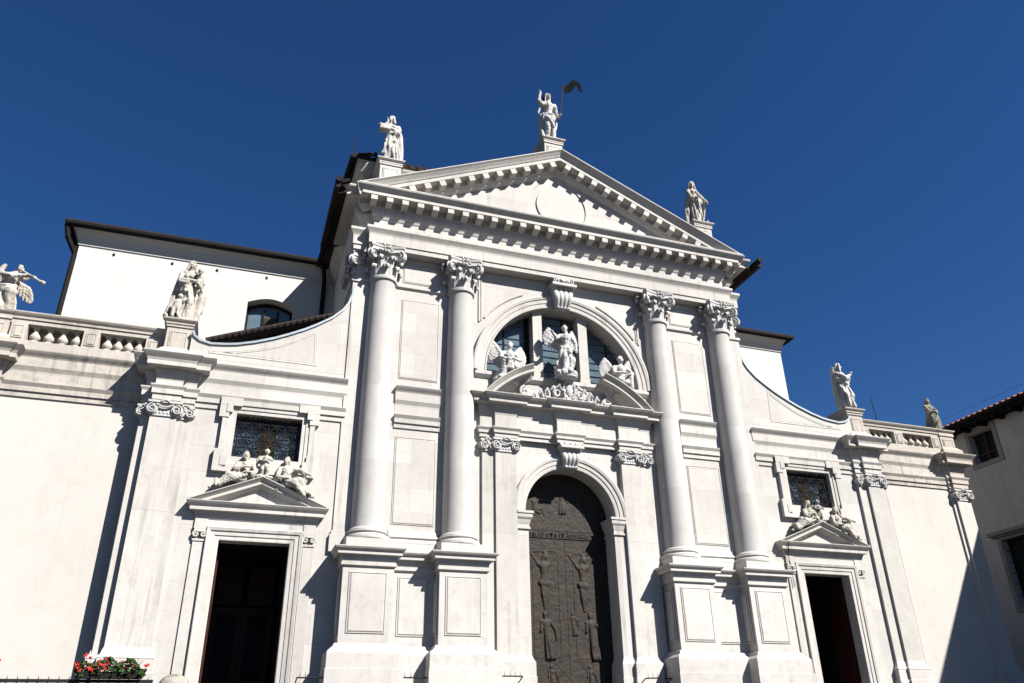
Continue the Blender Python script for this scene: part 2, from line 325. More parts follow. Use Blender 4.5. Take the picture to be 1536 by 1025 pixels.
# ---- giant columns
bmS = NB(); prof = [(.53, 5.06), (.53, 5.10), (.475, 5.16)]
for i in range(14):
    t = i/13; prof.append((.47-.075*t**1.7, 5.2+(13.04-5.2)*t))
prof += [(.40, 13.06), (.45, 13.08), (.46, 13.13), (.45, 13.19), (.41, 13.20)]
lathe(bmS, prof, 0, 0, 48)
bmB = NB(); box(bmB, -.64, .64, -.64, .6, 4.53, 4.80)
lathe(bmB, [(.60, 4.80), (.635, 4.83), (.645, 4.88), (.63, 4.93), (.585, 4.95), (.565, 4.955), (.54, 4.975), (.53, 5.0), (.545, 5.01), (.57, 5.02), (.575, 5.04), (.56, 5.065), (.5, 5.07)], 0, 0, 48)
def corinth():
    b = NB(); z0, z1 = 13.2, 14.13
    lathe(b, [(.39, z0), (.385, z0+.3), (.40, z0+.55), (.47, z0+.80), (.50, z0+.84), (.46, z0+.88)], 0, 0, 32)
    def leaf(a, zb, h, w, r0, out):
        n = 13; rows = []; rho = .07; hs = h-rho
        for i in range(n+1):
            t = i/n
            if t < .55:
                u = t/.55; zz = zb+hs*u; rr = r0+.03+(out-2*rho)*max(0, u)**2; ww = w*(.80+.22*math.sin(math.pi*min(1, u*.8+.1)))
            else:
                u = (t-.55)/.45; an = math.pi-u*3.9; zz = zb+hs+rho*math.sin(an); rr = r0+.03+(out-2*rho)+rho*(1+math.cos(an)); ww = w*(.95-.42*u*u)
            row = []
            for k in range(-2, 3):
                x = ww*k/4; e = (abs(k)/2)**2
                row.append(Vector((x, rr-.05*e+(.015 if k == 0 else (-.008 if abs(k) == 1 else 0)), zz-.045*e*t+(.01*math.sin(t*25) if abs(k) == 2 else 0))))
            rows.append(row)
        ca, sa = math.cos(a), math.sin(a)
        def P(v, d): y = v.y-d; return (v.x*ca-y*sa, v.x*sa+y*ca, v.z)
        f = [[b.verts.new(P(v, 0)) for v in r] for r in rows]; g = [[b.verts.new(P(v, .035)) for v in r] for r in rows]
        for i in range(n):
            for k in range(4):
                b.faces.new((f[i][k], f[i][k+1], f[i+1][k+1], f[i+1][k])); b.faces.new((g[i][k], g[i+1][k], g[i+1][k+1], g[i][k+1]))
            for k in (0, 4): b.faces.new((f[i][k], f[i+1][k], g[i+1][k], g[i][k]))
        for k in range(4): b.faces.new((f[n][k], f[n][k+1], g[n][k+1], g[n][k]))
    for i in range(8): leaf(2*math.pi*i/8, z0, .37, .27, .375, .21)
    for i in range(8): leaf(2*math.pi*(i+.5)/8, z0+.02, .66, .25, .385, .22)
    for i in range(4):                                          # corner volutes with their stalks
        a = math.pi/4+math.pi/2*i
        for sgn in (-1, 1):
            pts = []
            for t in [k/26 for k in range(27)]:
                ang = math.pi*.62-t*2*math.pi*1.6; q = .185*(1-.82*t); r = .64+q*math.cos(ang); z = z0+.70+q*math.sin(ang); tw = sgn*(.05+.02*t)
                pts.append((r*math.cos(a)-tw*math.sin(a), r*math.sin(a)+tw*math.cos(a), z))
            tube(b, pts, [.04-.012*k/26 for k in range(27)], 6)
            pts = []                                             # volute band sweeping from the middle of the face to the corner
            for t in [k/8 for k in range(9)]:
                aa = a+sgn*(.62*(1-t)+.10*t); r = .50+.14*t*t; pts.append((r*math.cos(aa), r*math.sin(aa), z0+.80+.07*t))
            tube(b, pts, [.05]*9, 6)
        # disc body of the volute
        c = NB(); lathe(c, [(.0, -.05), (.14, -.045), (.17, -.04), (.17, .04), (.14, .045), (0, .05)], 0, 0, 18, capz=False)
        M = Matrix.Rotation(a, 4, 'Z') @ Matrix.Translation((.64, 0, z0+.70)) @ Matrix.Rotation(math.pi/2, 4, 'X')
        bmesh.ops.transform(c, matrix=M, verts=c.verts); me = bpy.data.meshes.new("t"); c.to_mesh(me); c.free(); b.from_mesh(me); bpy.data.meshes.remove(me)
    # abacus with concave sides
    ring = []
    for i in range(4):
        a = math.pi/4+math.pi/2*i; a2 = a+math.pi/2
        p0 = Vector((.84*math.cos(a), .84*math.sin(a))); p1 = Vector((.84*math.cos(a2), .84*math.sin(a2)))
        tdir = (p1-p0).normalized(); nrm = Vector((tdir.y, -tdir.x))
        for k in range(9):
            t = k/8; q = p0.lerp(p1, .06+.88*t)-nrm*.0; q = q*(1-.20*math.sin(math.pi*t))
            ring.append(q)
    for zz0, zz1, sc_ in ((z1-.04, z1+.05, .93), (z1+.055, z1+.13, 1.0)):
        lo = [b.verts.new((p.x*sc_*.97, p.y*sc_*.97, zz0)) for p in ring]; hi = [b.verts.new((p.x*sc_, p.y*sc_, zz1)) for p in ring]
        m = len(ring)
        for i in range(m): b.faces.new((lo[i], lo[(i+1) % m], hi[(i+1) % m], hi[i]))
        b.faces.new(lo); b.faces.new(hi)
    rnd = random.Random(4)
    for i in range(4):                                          # fleurons
        a = math.pi/2*i
        for k in range(16):
            da, dz = rnd.uniform(-.16, .16), rnd.uniform(-.17, .13)
            r = .60+rnd.uniform(0, .07)
            bmesh.ops.create_icosphere(b, subdivisions=1, radius=rnd.uniform(.035, .06), matrix=Matrix.Translation((r*math.cos(a)-da*math.sin(a), r*math.sin(a)+da*math.cos(a), z1+dz)))
        for k in range(8):
            da = (k-3.5)*.085
            r = .51-.05*abs(k-3.5)/3.5
            bmesh.ops.create_icosphere(b, subdivisions=1, radius=.04, matrix=Matrix.Translation((r*math.cos(a)-da*math.sin(a), r*math.sin(a)+da*math.cos(a), z0+.80)))
    return b
bmC = corinth()
c0 = empty("column", (CX[0], -.10, 0), church)
shaft0 = obj("shaft", bmS, COLM, c0, 35); base0 = obj("column_base", bmB, PED, c0, 35); cap0 = obj("corinthian_capital", bmC, STATW, c0, 38)
for x in CX[1:]:
    c = empty("column", (x, -.10, 0), church)
    for o in (shaft0, base0, cap0): dup(o, c)
# flat pilasters behind the columns: corner strip with a leafy capital
bmP = NB(); box(bmP, -.42, .42, -.045, 2.0, 4.8, 13.15); box(bmP, -.46, .46, -.09, 2.0, 13.08, 13.18); box(bmP, -.50, .50, -.1, 2.0, 4.53, 5.0); box(bmP, -.46, .46, -.07, 2.0, 5.0, 5.1)
for i, s in enumerate((-1, 1)):
    p = empty("corner_pilaster", (s*6.72, 0, 0), church)
    if i == 0: pp0 = obj("shaft", bmP, TRIM, p)
    else: dup(pp0, p)
    c = dup(cap0, p); c.location = (s*.0, .40, 0); c.scale = (.98, .84, 1)
# ---- pedestals
PCO = [(0, 4.53), (.27, 4.525), (.27, 4.50), (.245, 4.46), (.19, 4.42), (.18, 4.40), (.18, 4.33), (.06, 4.32), (.045, 4.22), (.03, 4.14), (.06, 4.13), (.06, 4.06), (.02, 4.03), (0, 4.03)]
PBA = [(0, 2.12), (.03, 2.10), (.05, 2.04), (.12, 1.98), (.19, 1.92), (.20, 1.885), (.205, 1.88), (.205, 1.515), (.225, 1.505), (.225, .86), (0, .86)]
def rect_path(hw, y): return [(-hw, 0), (-hw, y), (hw, y), (hw, 0)]
bmd = NB(); sweep(bmd, rect_path(.677, -.75), [(0, 4.1), (0, 2.05)]); panel(bmd, -.50, .50, 2.37, 3.90, -.75, .6)
for s in (-1, 1):
    c = NB(); panel(c, -.24, .24, 2.37, 3.90, 0)
    bmesh.ops.transform(c, matrix=Matrix.Translation((s*.677, -.40, 0)) @ Matrix.Rotation(s*math.pi/2, 4, 'Z'), verts=c.verts)
    me = bpy.data.meshes.new("t"); c.to_mesh(me); c.free(); bmd.from_mesh(me); bpy.data.meshes.remove(me)
bmc = NB(); sweep(bmc, rect_path(.677, -.75), PCO); quad(bmc, (-.7, 0, 4.528), (.7, 0, 4.528), (.7, -.76, 4.528), (-.7, -.76, 4.528))
bmb = NB(); sweep(bmb, rect_path(.75, -.82), [(o-.0, h) for o, h in PBA])
for i, x in enumerate(CX):
    p = empty("pedestal", (x, 0, 0), church)
    if i == 0: ps = (obj("die", bmd, PED, p), obj("pedestal_cornice", bmc, PED, p), obj("pedestal_base", bmb, PED, p))
    else:
        for o in ps: dup(o, p)
for s in (-1, 1):
    b = NB(); b2 = NB(); x0, x1 = sorted((s*4.2, s*5.6))
    sweep(b, [(x0, -.3), (x1, -.3)], [(0, 4.53), (0, 1.5)]); sweep(b, [(x0, -.3), (x1, -.3)], PCO); sweep(b, [(x0, -.37), (x1, -.37)], PBA)
    quad(b, (x0, 0, 4.526), (x1, 0, 4.526), (x1, -.4, 4.526), (x0, -.4, 4.526))
    panel(b2, s*4.9-.42, s*4.9+.42, 2.37, 3.90, -.3, .6)
    # base course of the wall between the columns
    sweep(b, [(x0, 0), (x1, 0)], [(0, 5.24), (.03, 5.2), (.05, 5.1), (.10, 5.07), (.11, 5.02), (.06, 4.98), (.10, 4.94), (.13, 4.88), (.12, 4.82), (.14, 4.80), (.14, 4.53)])
    lk = ch("pedestal_link", b, PED); obj("link_panel", b2, PED, lk)
# ---- wall panels between the columns
for s in (-1, 1):
    for z0, z1 in ((9.91, 12.70), (5.40, 8.02), (13.33, 14.06)):
        b = NB(); panel(b, s*4.915-.62, s*4.915+.62, z0, z1, 0, .5); ch("wall_panel", b, WALL)
for s in (-1, 1):
    b = NB(); sweep(b, [(s*4.9-.8, 0), (s*4.9+.8, 0)], [(0, 13.2), (.07, 13.19), (.07, 13.12), (.03, 13.09), (0, 13.07)]); ch("necking_band", b, TRIM)
# ---- main entablature
ENT_PATH = [(-7.12, 2.6), (-7.12, -.02), (-6.64, -.02), (-6.64, -.27), (6.64, -.27), (6.64, -.02), (7.12, -.02), (7.12, 2.6)]
b = NB(); sweep(b, ENT_PATH, [(-.25, 14.26), (.11, 14.26), (.11, 14.43), (.145, 14.435), (.145, 14.74), (.16, 14.80), (.20, 14.87), (.245, 14.94), (.245, 15.03), (.0, 15.045), (0, 15.43)]); ent = ch("entablature", b, TRIM)
b = NB(); sweep(b, ENT_PATH, [(0, 15.42), (.03, 15.46), (.05, 15.52), (.10, 15.60), (.13, 15.70), (.135, 15.82), (.15, 15.83), (.15, 16.045), (.52, 16.055), (.52, 16.165), (.535, 16.175), (.57, 16.22), (.65, 16.30), (.67, 16.34), (.67, 16.385), (-.3, 16.40)]); obj("cornice", b, TRIM, ent)
bm_ = NB()
hexa(bm_, [(-.107, -.352, .03), (.107, -.352, .03), (.107, 0, -.02), (-.107, 0, -.02), (-.107, -.352, .205), (.107, -.352, .205), (.107, 0, .205), (-.107, 0, .205)])
mod0 = None
for k in range(27):
    x = -6.76+13.52*k/26
    if mod0 is None: mod0 = obj("modillion", bm_, TRIM, ent); mod0.location = (x, -.42, 15.84)
    else: dup(mod0, ent, (x, -.42, 15.84))
for s in (-1, 1):
    for k in range(4): dup(mod0, ent, (s*7.27, .45+.58*k, 15.84), rotz=-s*math.pi/2 if s < 0 else math.pi/2)
# ---- pediment
SL = .447; ang = math.atan(SL); AP = 19.62
ped = empty("pediment", (0, 0, 0), church)
RK = [(0, -.25), (0, .93), (-.035, .93), (-.08, .88), (-.18, .80), (-.235, .77), (-.245, .745), (-.37, .745), (-.38, .735), (-.385, .44), (-.57, .43), (-.60, .40), (-.67, .36), (-.74, .28), (-.76, .25)]
rk = [(o, h) for o, h in RK]
xe = 7.38
b = NB(); sweep(b, [(xe, AP-SL*xe), (0, AP), (-xe, AP-SL*xe)], rk, V(0)); obj("raking_cornice", b, TRIM, ped)
b = NB(); quad(b, (-7.0, -.245, 16.3), (7.0, -.245, 16.3), (0, -.245, 16.3+SL*7), (0, -.245, 16.3+SL*7)) if False else b.faces.new([b.verts.new(p) for p in ((-6.9, -.245, 16.2), (6.9, -.245, 16.2), (0, -.245, 19.3))])
tymp = obj("tympanum", b, WALL, ped)
for s in (-1, 1):
    b = NB(); pts = [(s*4.9, 16.62), (s*1.15, 18.28)]
    A = arc(0, 17.4, 1.16, math.pi*.5-s*.75, math.pi*.5-s*(math.pi*.5+.55), 10)
    poly = [(s*4.9, 16.55), (A[0][0], A[0][1])]+A[1:]
    poly = [(s*4.6, 16.75)]+[(x, z) for x, z in A]
    if s < 0: poly = poly[::-1]
    rows = sweep(b, poly[::-1], [(0, -.004), (0, .035), (-.05, .04)], V(-.245), closed=True)
    try: b.faces.new([r[-1] for r in rows])
    except Exception: pass
    obj("tympanum_panel", b, WALL, ped)
b = NB(); M_ = arc(0, 17.4, .74, 2*math.pi, 0, 48)[:-1]
rows = sweep(b, M_[::-1] if False else M_, [(0, -.004), (0, .035), (-.05, .04), (-.06, .015), (-.09, .015), (-.10, .05)], V(-.245), closed=True)
b.faces.new([r[-1] for r in rows]); obj("medallion", b, MEDAL, ped)
bm_ = NB(); box(bm_, -.107, .107, -.298, 0, -.01, .192)
m1 = None; offv = .62
for s in (-1, 1):
    for k in range(13):
        x = .26+.52*k if k or True else 0
        z = AP-SL*x-.632
        if z < 16.42-.1: continue
        if m1 is None: m1 = obj("rake_modillion", bm_, TRIM, ped); o = m1
        else: o = dup(m1, ped)
        o.location = (s*x, -.44, z); o.rotation_euler = (0, s*ang, 0)
# roof behind the pediment with tiled edge and gutters
for s in (-1, 1):
    b = NB(); P = [(s*7.95, -.9, AP-SL*7.95), (s*7.95, 2.9, AP-SL*7.95), (0, 2.9, AP), (0, -.9, AP)]
    v = [(x, y, z+.005) for x, y, z in P]
    hexa(b, [(p[0], p[1] if p[1] > 0 else -.55, p[2]-.10) for p in P]+[(p[0], p[1] if p[1] > 0 else -.55, p[2]+.03) for p in P])
    box(b, s*7.98-.07, s*7.98+.07, -.95, 3.0, 15.95, 16.13)
    obj("roof", b, TILED, ped)
    b = NB(); tube(b, [(s*7.97, -1.05, 16.2), (s*7.97, 3.0, 16.2)], .10, 10)
    for i in range(13 if s < 0 else 0): tube(b, [(s*7.6, -.75+.3*i, 16.42), (s*8.0, -.75+.3*i, 16.24)], .085, 8)
    obj("gutter", b, GUTTER, ped)
# pedestals of the three roof statues
def statue_ped(name, x, y, zt, zb, hc, hd, dc, parent=None, m=TRIM):
    p = empty(name, (x, y, 0), parent or church); h = .27
    b = NB(); box(b, -hd, hd, -hd, dc, zb, zt-.25)
    panel(b, -hd+.09, hd-.09, zb+(zt-zb)*.18, zt-h-.12, -hd, .6)
    obj("die", b, m, p)
    b = NB(); sweep(b, [(-hd, dc), (-hd, -hd), (hd, -hd), (hd, dc)], [(0, zt), (hc-hd, zt-.005), (hc-hd, zt-.04), (hc-hd-.03, zt-.08), (hc-hd-.07, zt-.115), (hc-hd-.07, zt-.17), (.02, zt-.18), (.035, zt-.21), (.035, zt-.25), (0, zt-.26)])
    quad(b, (-hd, -hd, zt-.002), (hd, -hd, zt-.002), (hd, dc, zt-.002), (-hd, dc, zt-.002)); obj("cap", b, m, p)
    return p
statue_ped("statue_pedestal", 0, .2, 20.72, 18.9, .48, .37, .9)
statue_ped("statue_pedestal", -6.2, .15, 18.06, 16.5, .48, .37, .7)
statue_ped("statue_pedestal", 6.2, .15, 18.1, 16.5, .48, .37, .7)
# ---- lunette window
lun = empty("lunette_window", (0, 0, 0), church)
ARCH = [(0, -.01), (0, .10), (.04, .11), (.07, .08), (.16, .085), (.18, .11), (.30, .12), (.32, .15), (.40, .17), (.46, .15), (.46, -.01)]
b = NB(); sweep(b, arc(0, 10.5, 2.72, 0, math.pi, 56), ARCH, V(0)); obj("archivolt", b, TRIM, lun, 30)
for s in (-1, 1):
    b = NB(); box(b, s*.835-.165, s*.835+.165, .1, .5, 10.5, 10.5+math.sqrt(2.72**2-.67**2)+.03); box(b, s*.835-.185, s*.835+.185, .08, .5, 10.5, 10.75)
    obj("mullion", b, TRIM, lun)
b = NB(); b.faces.new([b.verts.new((x, .56, z)) for x, z in arc(0, 10.5, 2.71, 0, math.pi, 48)]); obj("glass", b, GLASS, lun)
b = NB()
for i in range(1, 11):
    z = 10.5+.255*i; hw = math.sqrt(max(.05, 2.70**2-(z-10.5)**2))
    tube(b, [(-hw, .42, z), (hw, .42, z)], .014, 5)
obj("iron_bars", b, IRON, lun)
b = NB()
for x in (-1.9, .25, 1.9): hw = math.sqrt(2.7**2-x*x); box(b, x-.02, x+.02, .52, .55, 10.5, 10.5+hw-.02)
for s in (-1, 1): box(b, s*1.06-.10, s*1.06+.10, .50, .548, 10.5, 12.95)
obj("window_frame", b, IRON, lun)
def console(w0, w1, z0, z1, d0, d1, nf=4):
    """fluted scroll keystone: w0/d0 at the bottom, w1/d1 at the top"""
    b = NB(); n = 14; m = nf*6; rows = []
    for i in range(n+1):
        t = i/n; z = z0+(z1-z0)*t; w_ = w0+(w1-w0)*t
        d = d0+(d1-d0)*t+.06*math.sin(t*math.pi*2.0-1.2)*(1)
        row = []
        for k in range(m+1):
            u = k/m; row.append(b.verts.new((w_*(u-.5)*2*.5*2, -d-.035*abs(math.sin(u*math.pi*nf)), z)))
        rows.append(row)
    for i in range(n):
        for k in range(m): b.faces.new((rows[i][k], rows[i][k+1], rows[i+1][k+1], rows[i+1][k]))
        for k in (0, m):
            a, c = rows[i][k], rows[i+1][k]
            b.faces.new((a, c, b.verts.new((c.co.x, 0, c.co.z)), b.verts.new((a.co.x, 0, a.co.z))))
    bot = [b.verts.new((v.co.x, 0, v.co.z)) for v in rows[0]]
    for k in range(m): b.faces.new((rows[0][k], rows[0][k+1], bot[k+1], bot[k]))
    box(b, -w1-.05, w1+.05, -d1-.11, 0, z1-.06, z1+.03)
    for k in range(nf): tube(b, [(-w0+2*w0*(k+.5)/nf, -d0-.02, z0+.05), (-w0+2*w0*(k+.5)/nf, -d0-.05, z0-.01)], .05, 7)
    return b
b = console(.24, .40, 13.12, 13.98, .25, .42); ks = obj("keystone", b, STATW, lun, 50)
b = NB(); box(b, -.36, .36, -.42, 0, 14.0, 14.26)
for s in (-1, 1): tube(b, [(x, -.45, z) for x, z in spiral(s*.26, 14.12, .12, 1.4, 18, s)], .025, 6)
for k in range(7): bmesh.ops.create_icosphere(b, subdivisions=1, radius=.05, matrix=Matrix.Translation(((k-3)*.04, -.46, 14.14+.03*math.cos(k))))
obj("keystone_cap", b, STATW, lun, 40)
for s in (-1, 1):                                                   # spandrel mouldings
    b = NB(); x = s*2.93
    box(b, x-.03, x+.03, -.04, 0, 12.3, 14.2); box(b, x-s*.07-.012, x-s*.07+.012, -.03, 0, 12.35, 14.2)
    a0, a1 = sorted((math.pi/2-s*.42, math.pi/2-s*.95)); sweep(b, arc(0, 10.5, 3.36, a0, a1, 14), [(0, -.004), (0, .04), (.06, .045), (.07, -.004)], V(0))
    ch("spandrel_moulding", b, TRIM)
b = NB(); sweep(b, [(-3.1, 0), (3.1, 0)], [(0, 10.5), (.12, 10.5), (.12, 10.38), (.08, 10.33), (.04, 10.28), (0, 10.27)]); ch("lunette_sill", b, TRIM)
# ---- portal
por = empty("portal", (0, 0, 0), church)
b = NB(); sweep(b, arc(0, 6.0, 1.5, 0, math.pi, 48), [(0, -.01), (0, .07), (.03, .08), (.12, .085), (.13, .11), (.24, .12), (.26, .15), (.34, .17), (.39, .15), (.39, -.01)], V(0)); obj("archivolt", b, TRIM, por, 30)
for s in (-1, 1):
    b = NB(); x0, x1 = sorted((s*1.41, s*1.79)); box(b, x0, x1, -.06, .74, .86, 5.5)
    pth = [(1.79, -.06), (1.41, -.06), (1.41, .74)][::-1] if s > 0 else [(-1.79, -.06), (-1.41, -.06), (-1.41, .74)]
    if s > 0: pth = [(1.41, .74), (1.41, -.06), (1.79, -.06)]
    sweep(b, pth, [(0, 6.04), (.135, 6.03), (.135, 5.96), (.11, 5.95), (.10, 5.84), (.06, 5.78), (.03, 5.66), (.02, 5.64), (.02, 5.56), (.05, 5.55), (.05, 5.5), (0, 5.48)])
    sweep(b, pth, [(0, 1.98), (.03, 1.9), (.06, 1.83), (.085, 1.80), (.085, 1.44), (.10, 1.43), (.10, .86), (0, .86)])
    quad(b, (x0, -.06, 6.035), (x1, -.06, 6.035), (x1, .74, 6.035), (x0, .74, 6.035))
    obj("jamb", b, TRIM, por)
for s in (-1, 1):
    b = NB()
    xa = [(s*1.79, 0), (s*1.79, -.17), (s*2.46, -.17), (s*2.46, -.09), (s*2.86, -.09), (s*2.86, 0)]
    if s < 0: xa = xa[::-1]
    sweep(b, xa, [(0, 7.9), (0, 1.7)]); p = obj("pilaster", b, TRIM, por)
    b = NB(); sweep(b, xa, [(0, 1.98), (.03, 1.9), (.06, 1.84), (.09, 1.82), (.10, 1.79), (.10, 1.42), (.12, 1.41), (.12, .86), (0, .86)]); obj("pilaster_base", b, PED, por)
PE = [(0, 9.60), (.43, 9.59), (.43, 9.565), (.38, 9.50), (.30, 9.43), (.29, 9.42), (.29, 9.33), (.11, 9.32), (.06, 9.18), (.03, 9.02), (.02, 8.99), (.02, 8.565), (.13, 8.56), (.13, 8.535), (.08, 8.46), (.08, 8.38), (.04, 8.375), (.04, 8.25), (0, 8.24)]
PPATH = [(-2.92, 0), (-2.92, -.1), (-2.46, -.1), (-2.46, -.2), (-1.78, -.2), (-1.78, -.1), (-.40, -.1), (-.40, -.24), (.40, -.24), (.40, -.1), (1.78, -.1), (1.78, -.2), (2.46, -.2), (2.46, -.1), (2.92, -.1), (2.92, 0)]
b = NB(); sweep(b, PPATH, PE); box(b, -2.9, 2.9, -.12, 0, 9.5, 9.597); obj("portal_entablature", b, TRIM, por)
b = console(.22, .34, 7.46, 8.12, .20, .34); obj("keystone", b, STATW, por, 50)
b = NB(); box(b, -.36, .36, -.30, 0, 8.12, 8.24)
for k in range(9): bmesh.ops.create_icosphere(b, subdivisions=1, radius=.045, matrix=Matrix.Translation(((k-4)*.06, -.42, 8.15+.04*math.cos(k*2))))
obj("keystone_cap", b, STATW, por, 40)
SEG = [(0, -.02), (0, .62), (-.03, .62), (-.07, .57), (-.14, .52), (-.15, .505), (-.23, .505), (-.235, .22), (-.30, .18), (-.37, .12), (-.40, .10), (-.44, -.02)]
for s in (-1, 1):
    a_lo, a_hi = math.atan2(9.6-7.18, 2.9), math.atan2(10.72-7.18, 1.29)
    A = arc(0, 7.18, 3.78, a_lo-.01, a_hi, 18); A = [(s*x, z) for x, z in A]
    if s < 0: A = A[::-1]
    b = NB(); sweep(b, A, SEG, V(0))
    box(b, min(s*1.25, s*1.75), max(s*1.25, s*1.75), -.18, 0, 9.597, 9.75)
    sp = spiral(s*1.45, 9.92, .17, 1.3, 20, s); tube(b, [(x, -.14, z) for x, z in sp], .05, 7)
    tube(b, [(s*1.55, -.12, 10.05), (s*1.42, -.14, 10.3), (s*1.33, -.2, 10.5)], .06, 7)
    obj("pediment_fragment", b, TRIM, por, 30)
b = NB(); lathe(b, [(.0, 10.36), (.22, 10.38), (.28, 10.43), (.29, 10.49), (.25, 10.52), (.22, 10.53)], 0, -.42, 16)
ch("console", b, STATW, 40)
# ---- bronze door
dr = empty("bronze_door", (0, 0, 0), church); DY = .60
for s in (-1, 1):
    b = NB(); x0, x1 = sorted((s*.006, s*1.5)); box(b, x0, x1, DY, DY+.1, .86, 5.42)
    xm = s*.66; sweep(b, [(xm-.42, 1.98), (xm+.42, 1.98), (xm+.42, 5.0), (xm-.42, 5.0)], [(0, -.003), (0, .012), (-.015, .012), (-.02, -.003)], V(DY), closed=True)
    obj("door_leaf", b, BRONZE, dr)
b = NB(); A = arc(0, 6.0, 1.52, 0, math.pi, 30); pts = [(1.52, 5.43)]+A+[(-1.52, 5.43)]
f1 = b.faces.new([b.verts.new((x, DY-.015, z)) for x, z in pts])
g = bmesh.ops.extrude_face_region(b, geom=[f1]); bmesh.ops.translate(b, vec=(0, .1, 0), verts=[v for v in g['geom'] if isinstance(v, bmesh.types.BMVert)])
box(b, -1.5, 1.5, DY-.035, DY-.0, 5.66, 5.70)
obj("door_lunette", b, BRONZE, dr)
fc = bpy.data.curves.new("t", 'FONT'); fc.body = "SALVS VITA ET RESVRRECT"; fc.size = .205; fc.offset = -.012; fc.extrude = .009; fc.align_x = 'CENTER'; fc.space_character = 1.0
fo = bpy.data.objects.new("t", fc); COL.objects.link(fo)
me = bpy.data.meshes.new_from_object(fo.evaluated_get(bpy.context.evaluated_depsgraph_get())); bpy.data.objects.remove(fo)
xs = [v.co.x for v in me.vertices]; k = 2.16/(max(xs)-min(xs))
for v in me.vertices: v.co = (v.co.x*k-.08, DY-.032-v.co.z, 5.46+v.co.y)
b = NB(); b.from_mesh(me); box(b, -1.30, 1.14, DY-.024, DY-.005, 5.435, 5.655); b.to_mesh(me); b.free(); link("inscription", me, BRONZE, dr)
# ---- side portals
def side_portal(s):
    c = s*DX; p = empty("side_portal", (c, 0, 0), church)
    b = NB()
    pth = [(.9, .86), (.9, 4.675), (-.9, 4.675), (-.9, .86)]
    sweep(b, pth, [(0, -.01), (0, .045), (.02, .05), (.11, .05), (.12, .075), (.22, .08), (.235, .11), (.31, .13), (.33, .12), (.33, -.01)], V(0)); obj("door_frame", b, TRIM, p)
    for q in (-1, 1):
        b = NB(); x0, x1 = sorted((q*1.25, q*1.53)); box(b, x0, x1, -.05, 0, .86, 4.66)
        x0, x1 = sorted((q*1.23, q*1.55)); box(b, x0, x1, -.075, 0, 4.62, 4.67); box(b, x0, x1, -.09, 0, 4.93, 5.02); box(b, x0, x1, -.06, 0, 5.02, 5.2)
        xm = q*1.39
        for j in (-1, 1): tube(b, [(x, -.09, z) for x, z in spiral(xm+j*.09, 4.79, .085, 1.3, 14, j)], .026, 6)
        for j in range(4): bmesh.ops.create_icosphere(b, subdivisions=1, radius=.035, matrix=Matrix.Translation((xm+(j-1.5)*.04, -.10, 4.86)))
        box(b, xm-.14, xm+.14, -.10, 0, 4.875, 4.925)
        obj("door_pilaster", b, TRIM, p)
    b = NB(); box(b, -1.55, 1.55, -.035, 0, 5.0, 5.25)
    DC = [(0, 5.64), (.30, 5.635), (.30, 5.615), (.26, 5.56), (.21, 5.50), (.195, 5.49), (.195, 5.40), (.085, 5.39), (.05, 5.30), (.02, 5.2), (0, 5.19)]
    sweep(b, [(-1.53, 0), (-1.53, -.03), (1.53, -.03), (1.53, 0)], DC)
    sl = (6.385-5.63)/1.82
    rkp = [(0, -.02), (0, .33), (-.02, .33), (-.06, .28), (-.10, .235), (-.11, .225), (-.175, .225), (-.18, .09), (-.21, .06), (-.25, .03), (-.255, -.02)]
    sweep(b, [(1.82, 6.39-sl*1.82+.01), (0, 6.39), (-1.82, 6.39-sl*1.82+.01)], rkp, V(0))
    b.faces.new([b.verts.new(q) for q in ((-1.6, -.02, 5.6), (1.6, -.02, 5.6), (0, -.02, 6.27))])
    obj("door_pediment", b, TRIM, p)
    # dark vestibule and the inner wooden door
    b = NB(); y1 = 3.3
    for q in (((-.9, .34), (-.9, y1)), ((-.9, y1), (.9, y1)), ((.9, y1), (.9, .34))):
        quad(b, (q[0][0], q[0][1], .86), (q[1][0], q[1][1], .86), (q[1][0], q[1][1], 4.675), (q[0][0], q[0][1], 4.675))
    quad(b, (-.9, .34, 4.675), (.9, .34, 4.675), (.9, y1, 4.675), (-.9, y1, 4.675)); obj("vestibule", b, DARK, p)
    for q in (-1, 1):
        b = NB(); x0, x1 = sorted((q*.008, q*.86))
        for a0, a1, z0, z1 in ((x0, x1, .87, 1.5), (x0, x1, 3.25, 3.45), (x0, x0+.14, 1.5, 3.25), (x1-.14, x1, 1.5, 3.25)): box(b, a0, a1, 2.95, 3.02, z0, z1)
        for e in (0, 1): tube(b, [(q*.16, 2.93, 1.75), (q*.72, 2.93, 1.55-.02*e)], .02, 6)
        box(b, x0+.08, x1-.08, 2.96, 3.01, 3.5, 4.6); obj("inner_door", b, DARKWOOD, p)
        b = NB(); box(b, x0+.14, x1-.14, 2.975, 2.995, 1.5, 3.25); obj("door_glass", b, DARKGL, p)
    b = NB(); box(b, -.89, -.84, .36, 1.22, .87, 4.5) if s < 0 else box(b, .84, .89, .36, 1.22, .87, 4.5)
    obj("added_dark_leaf", b, DARKWOOD, p)  # dark leaf added so the sunlit jamb edge stays dark
for s in (-1, 1): side_portal(s)
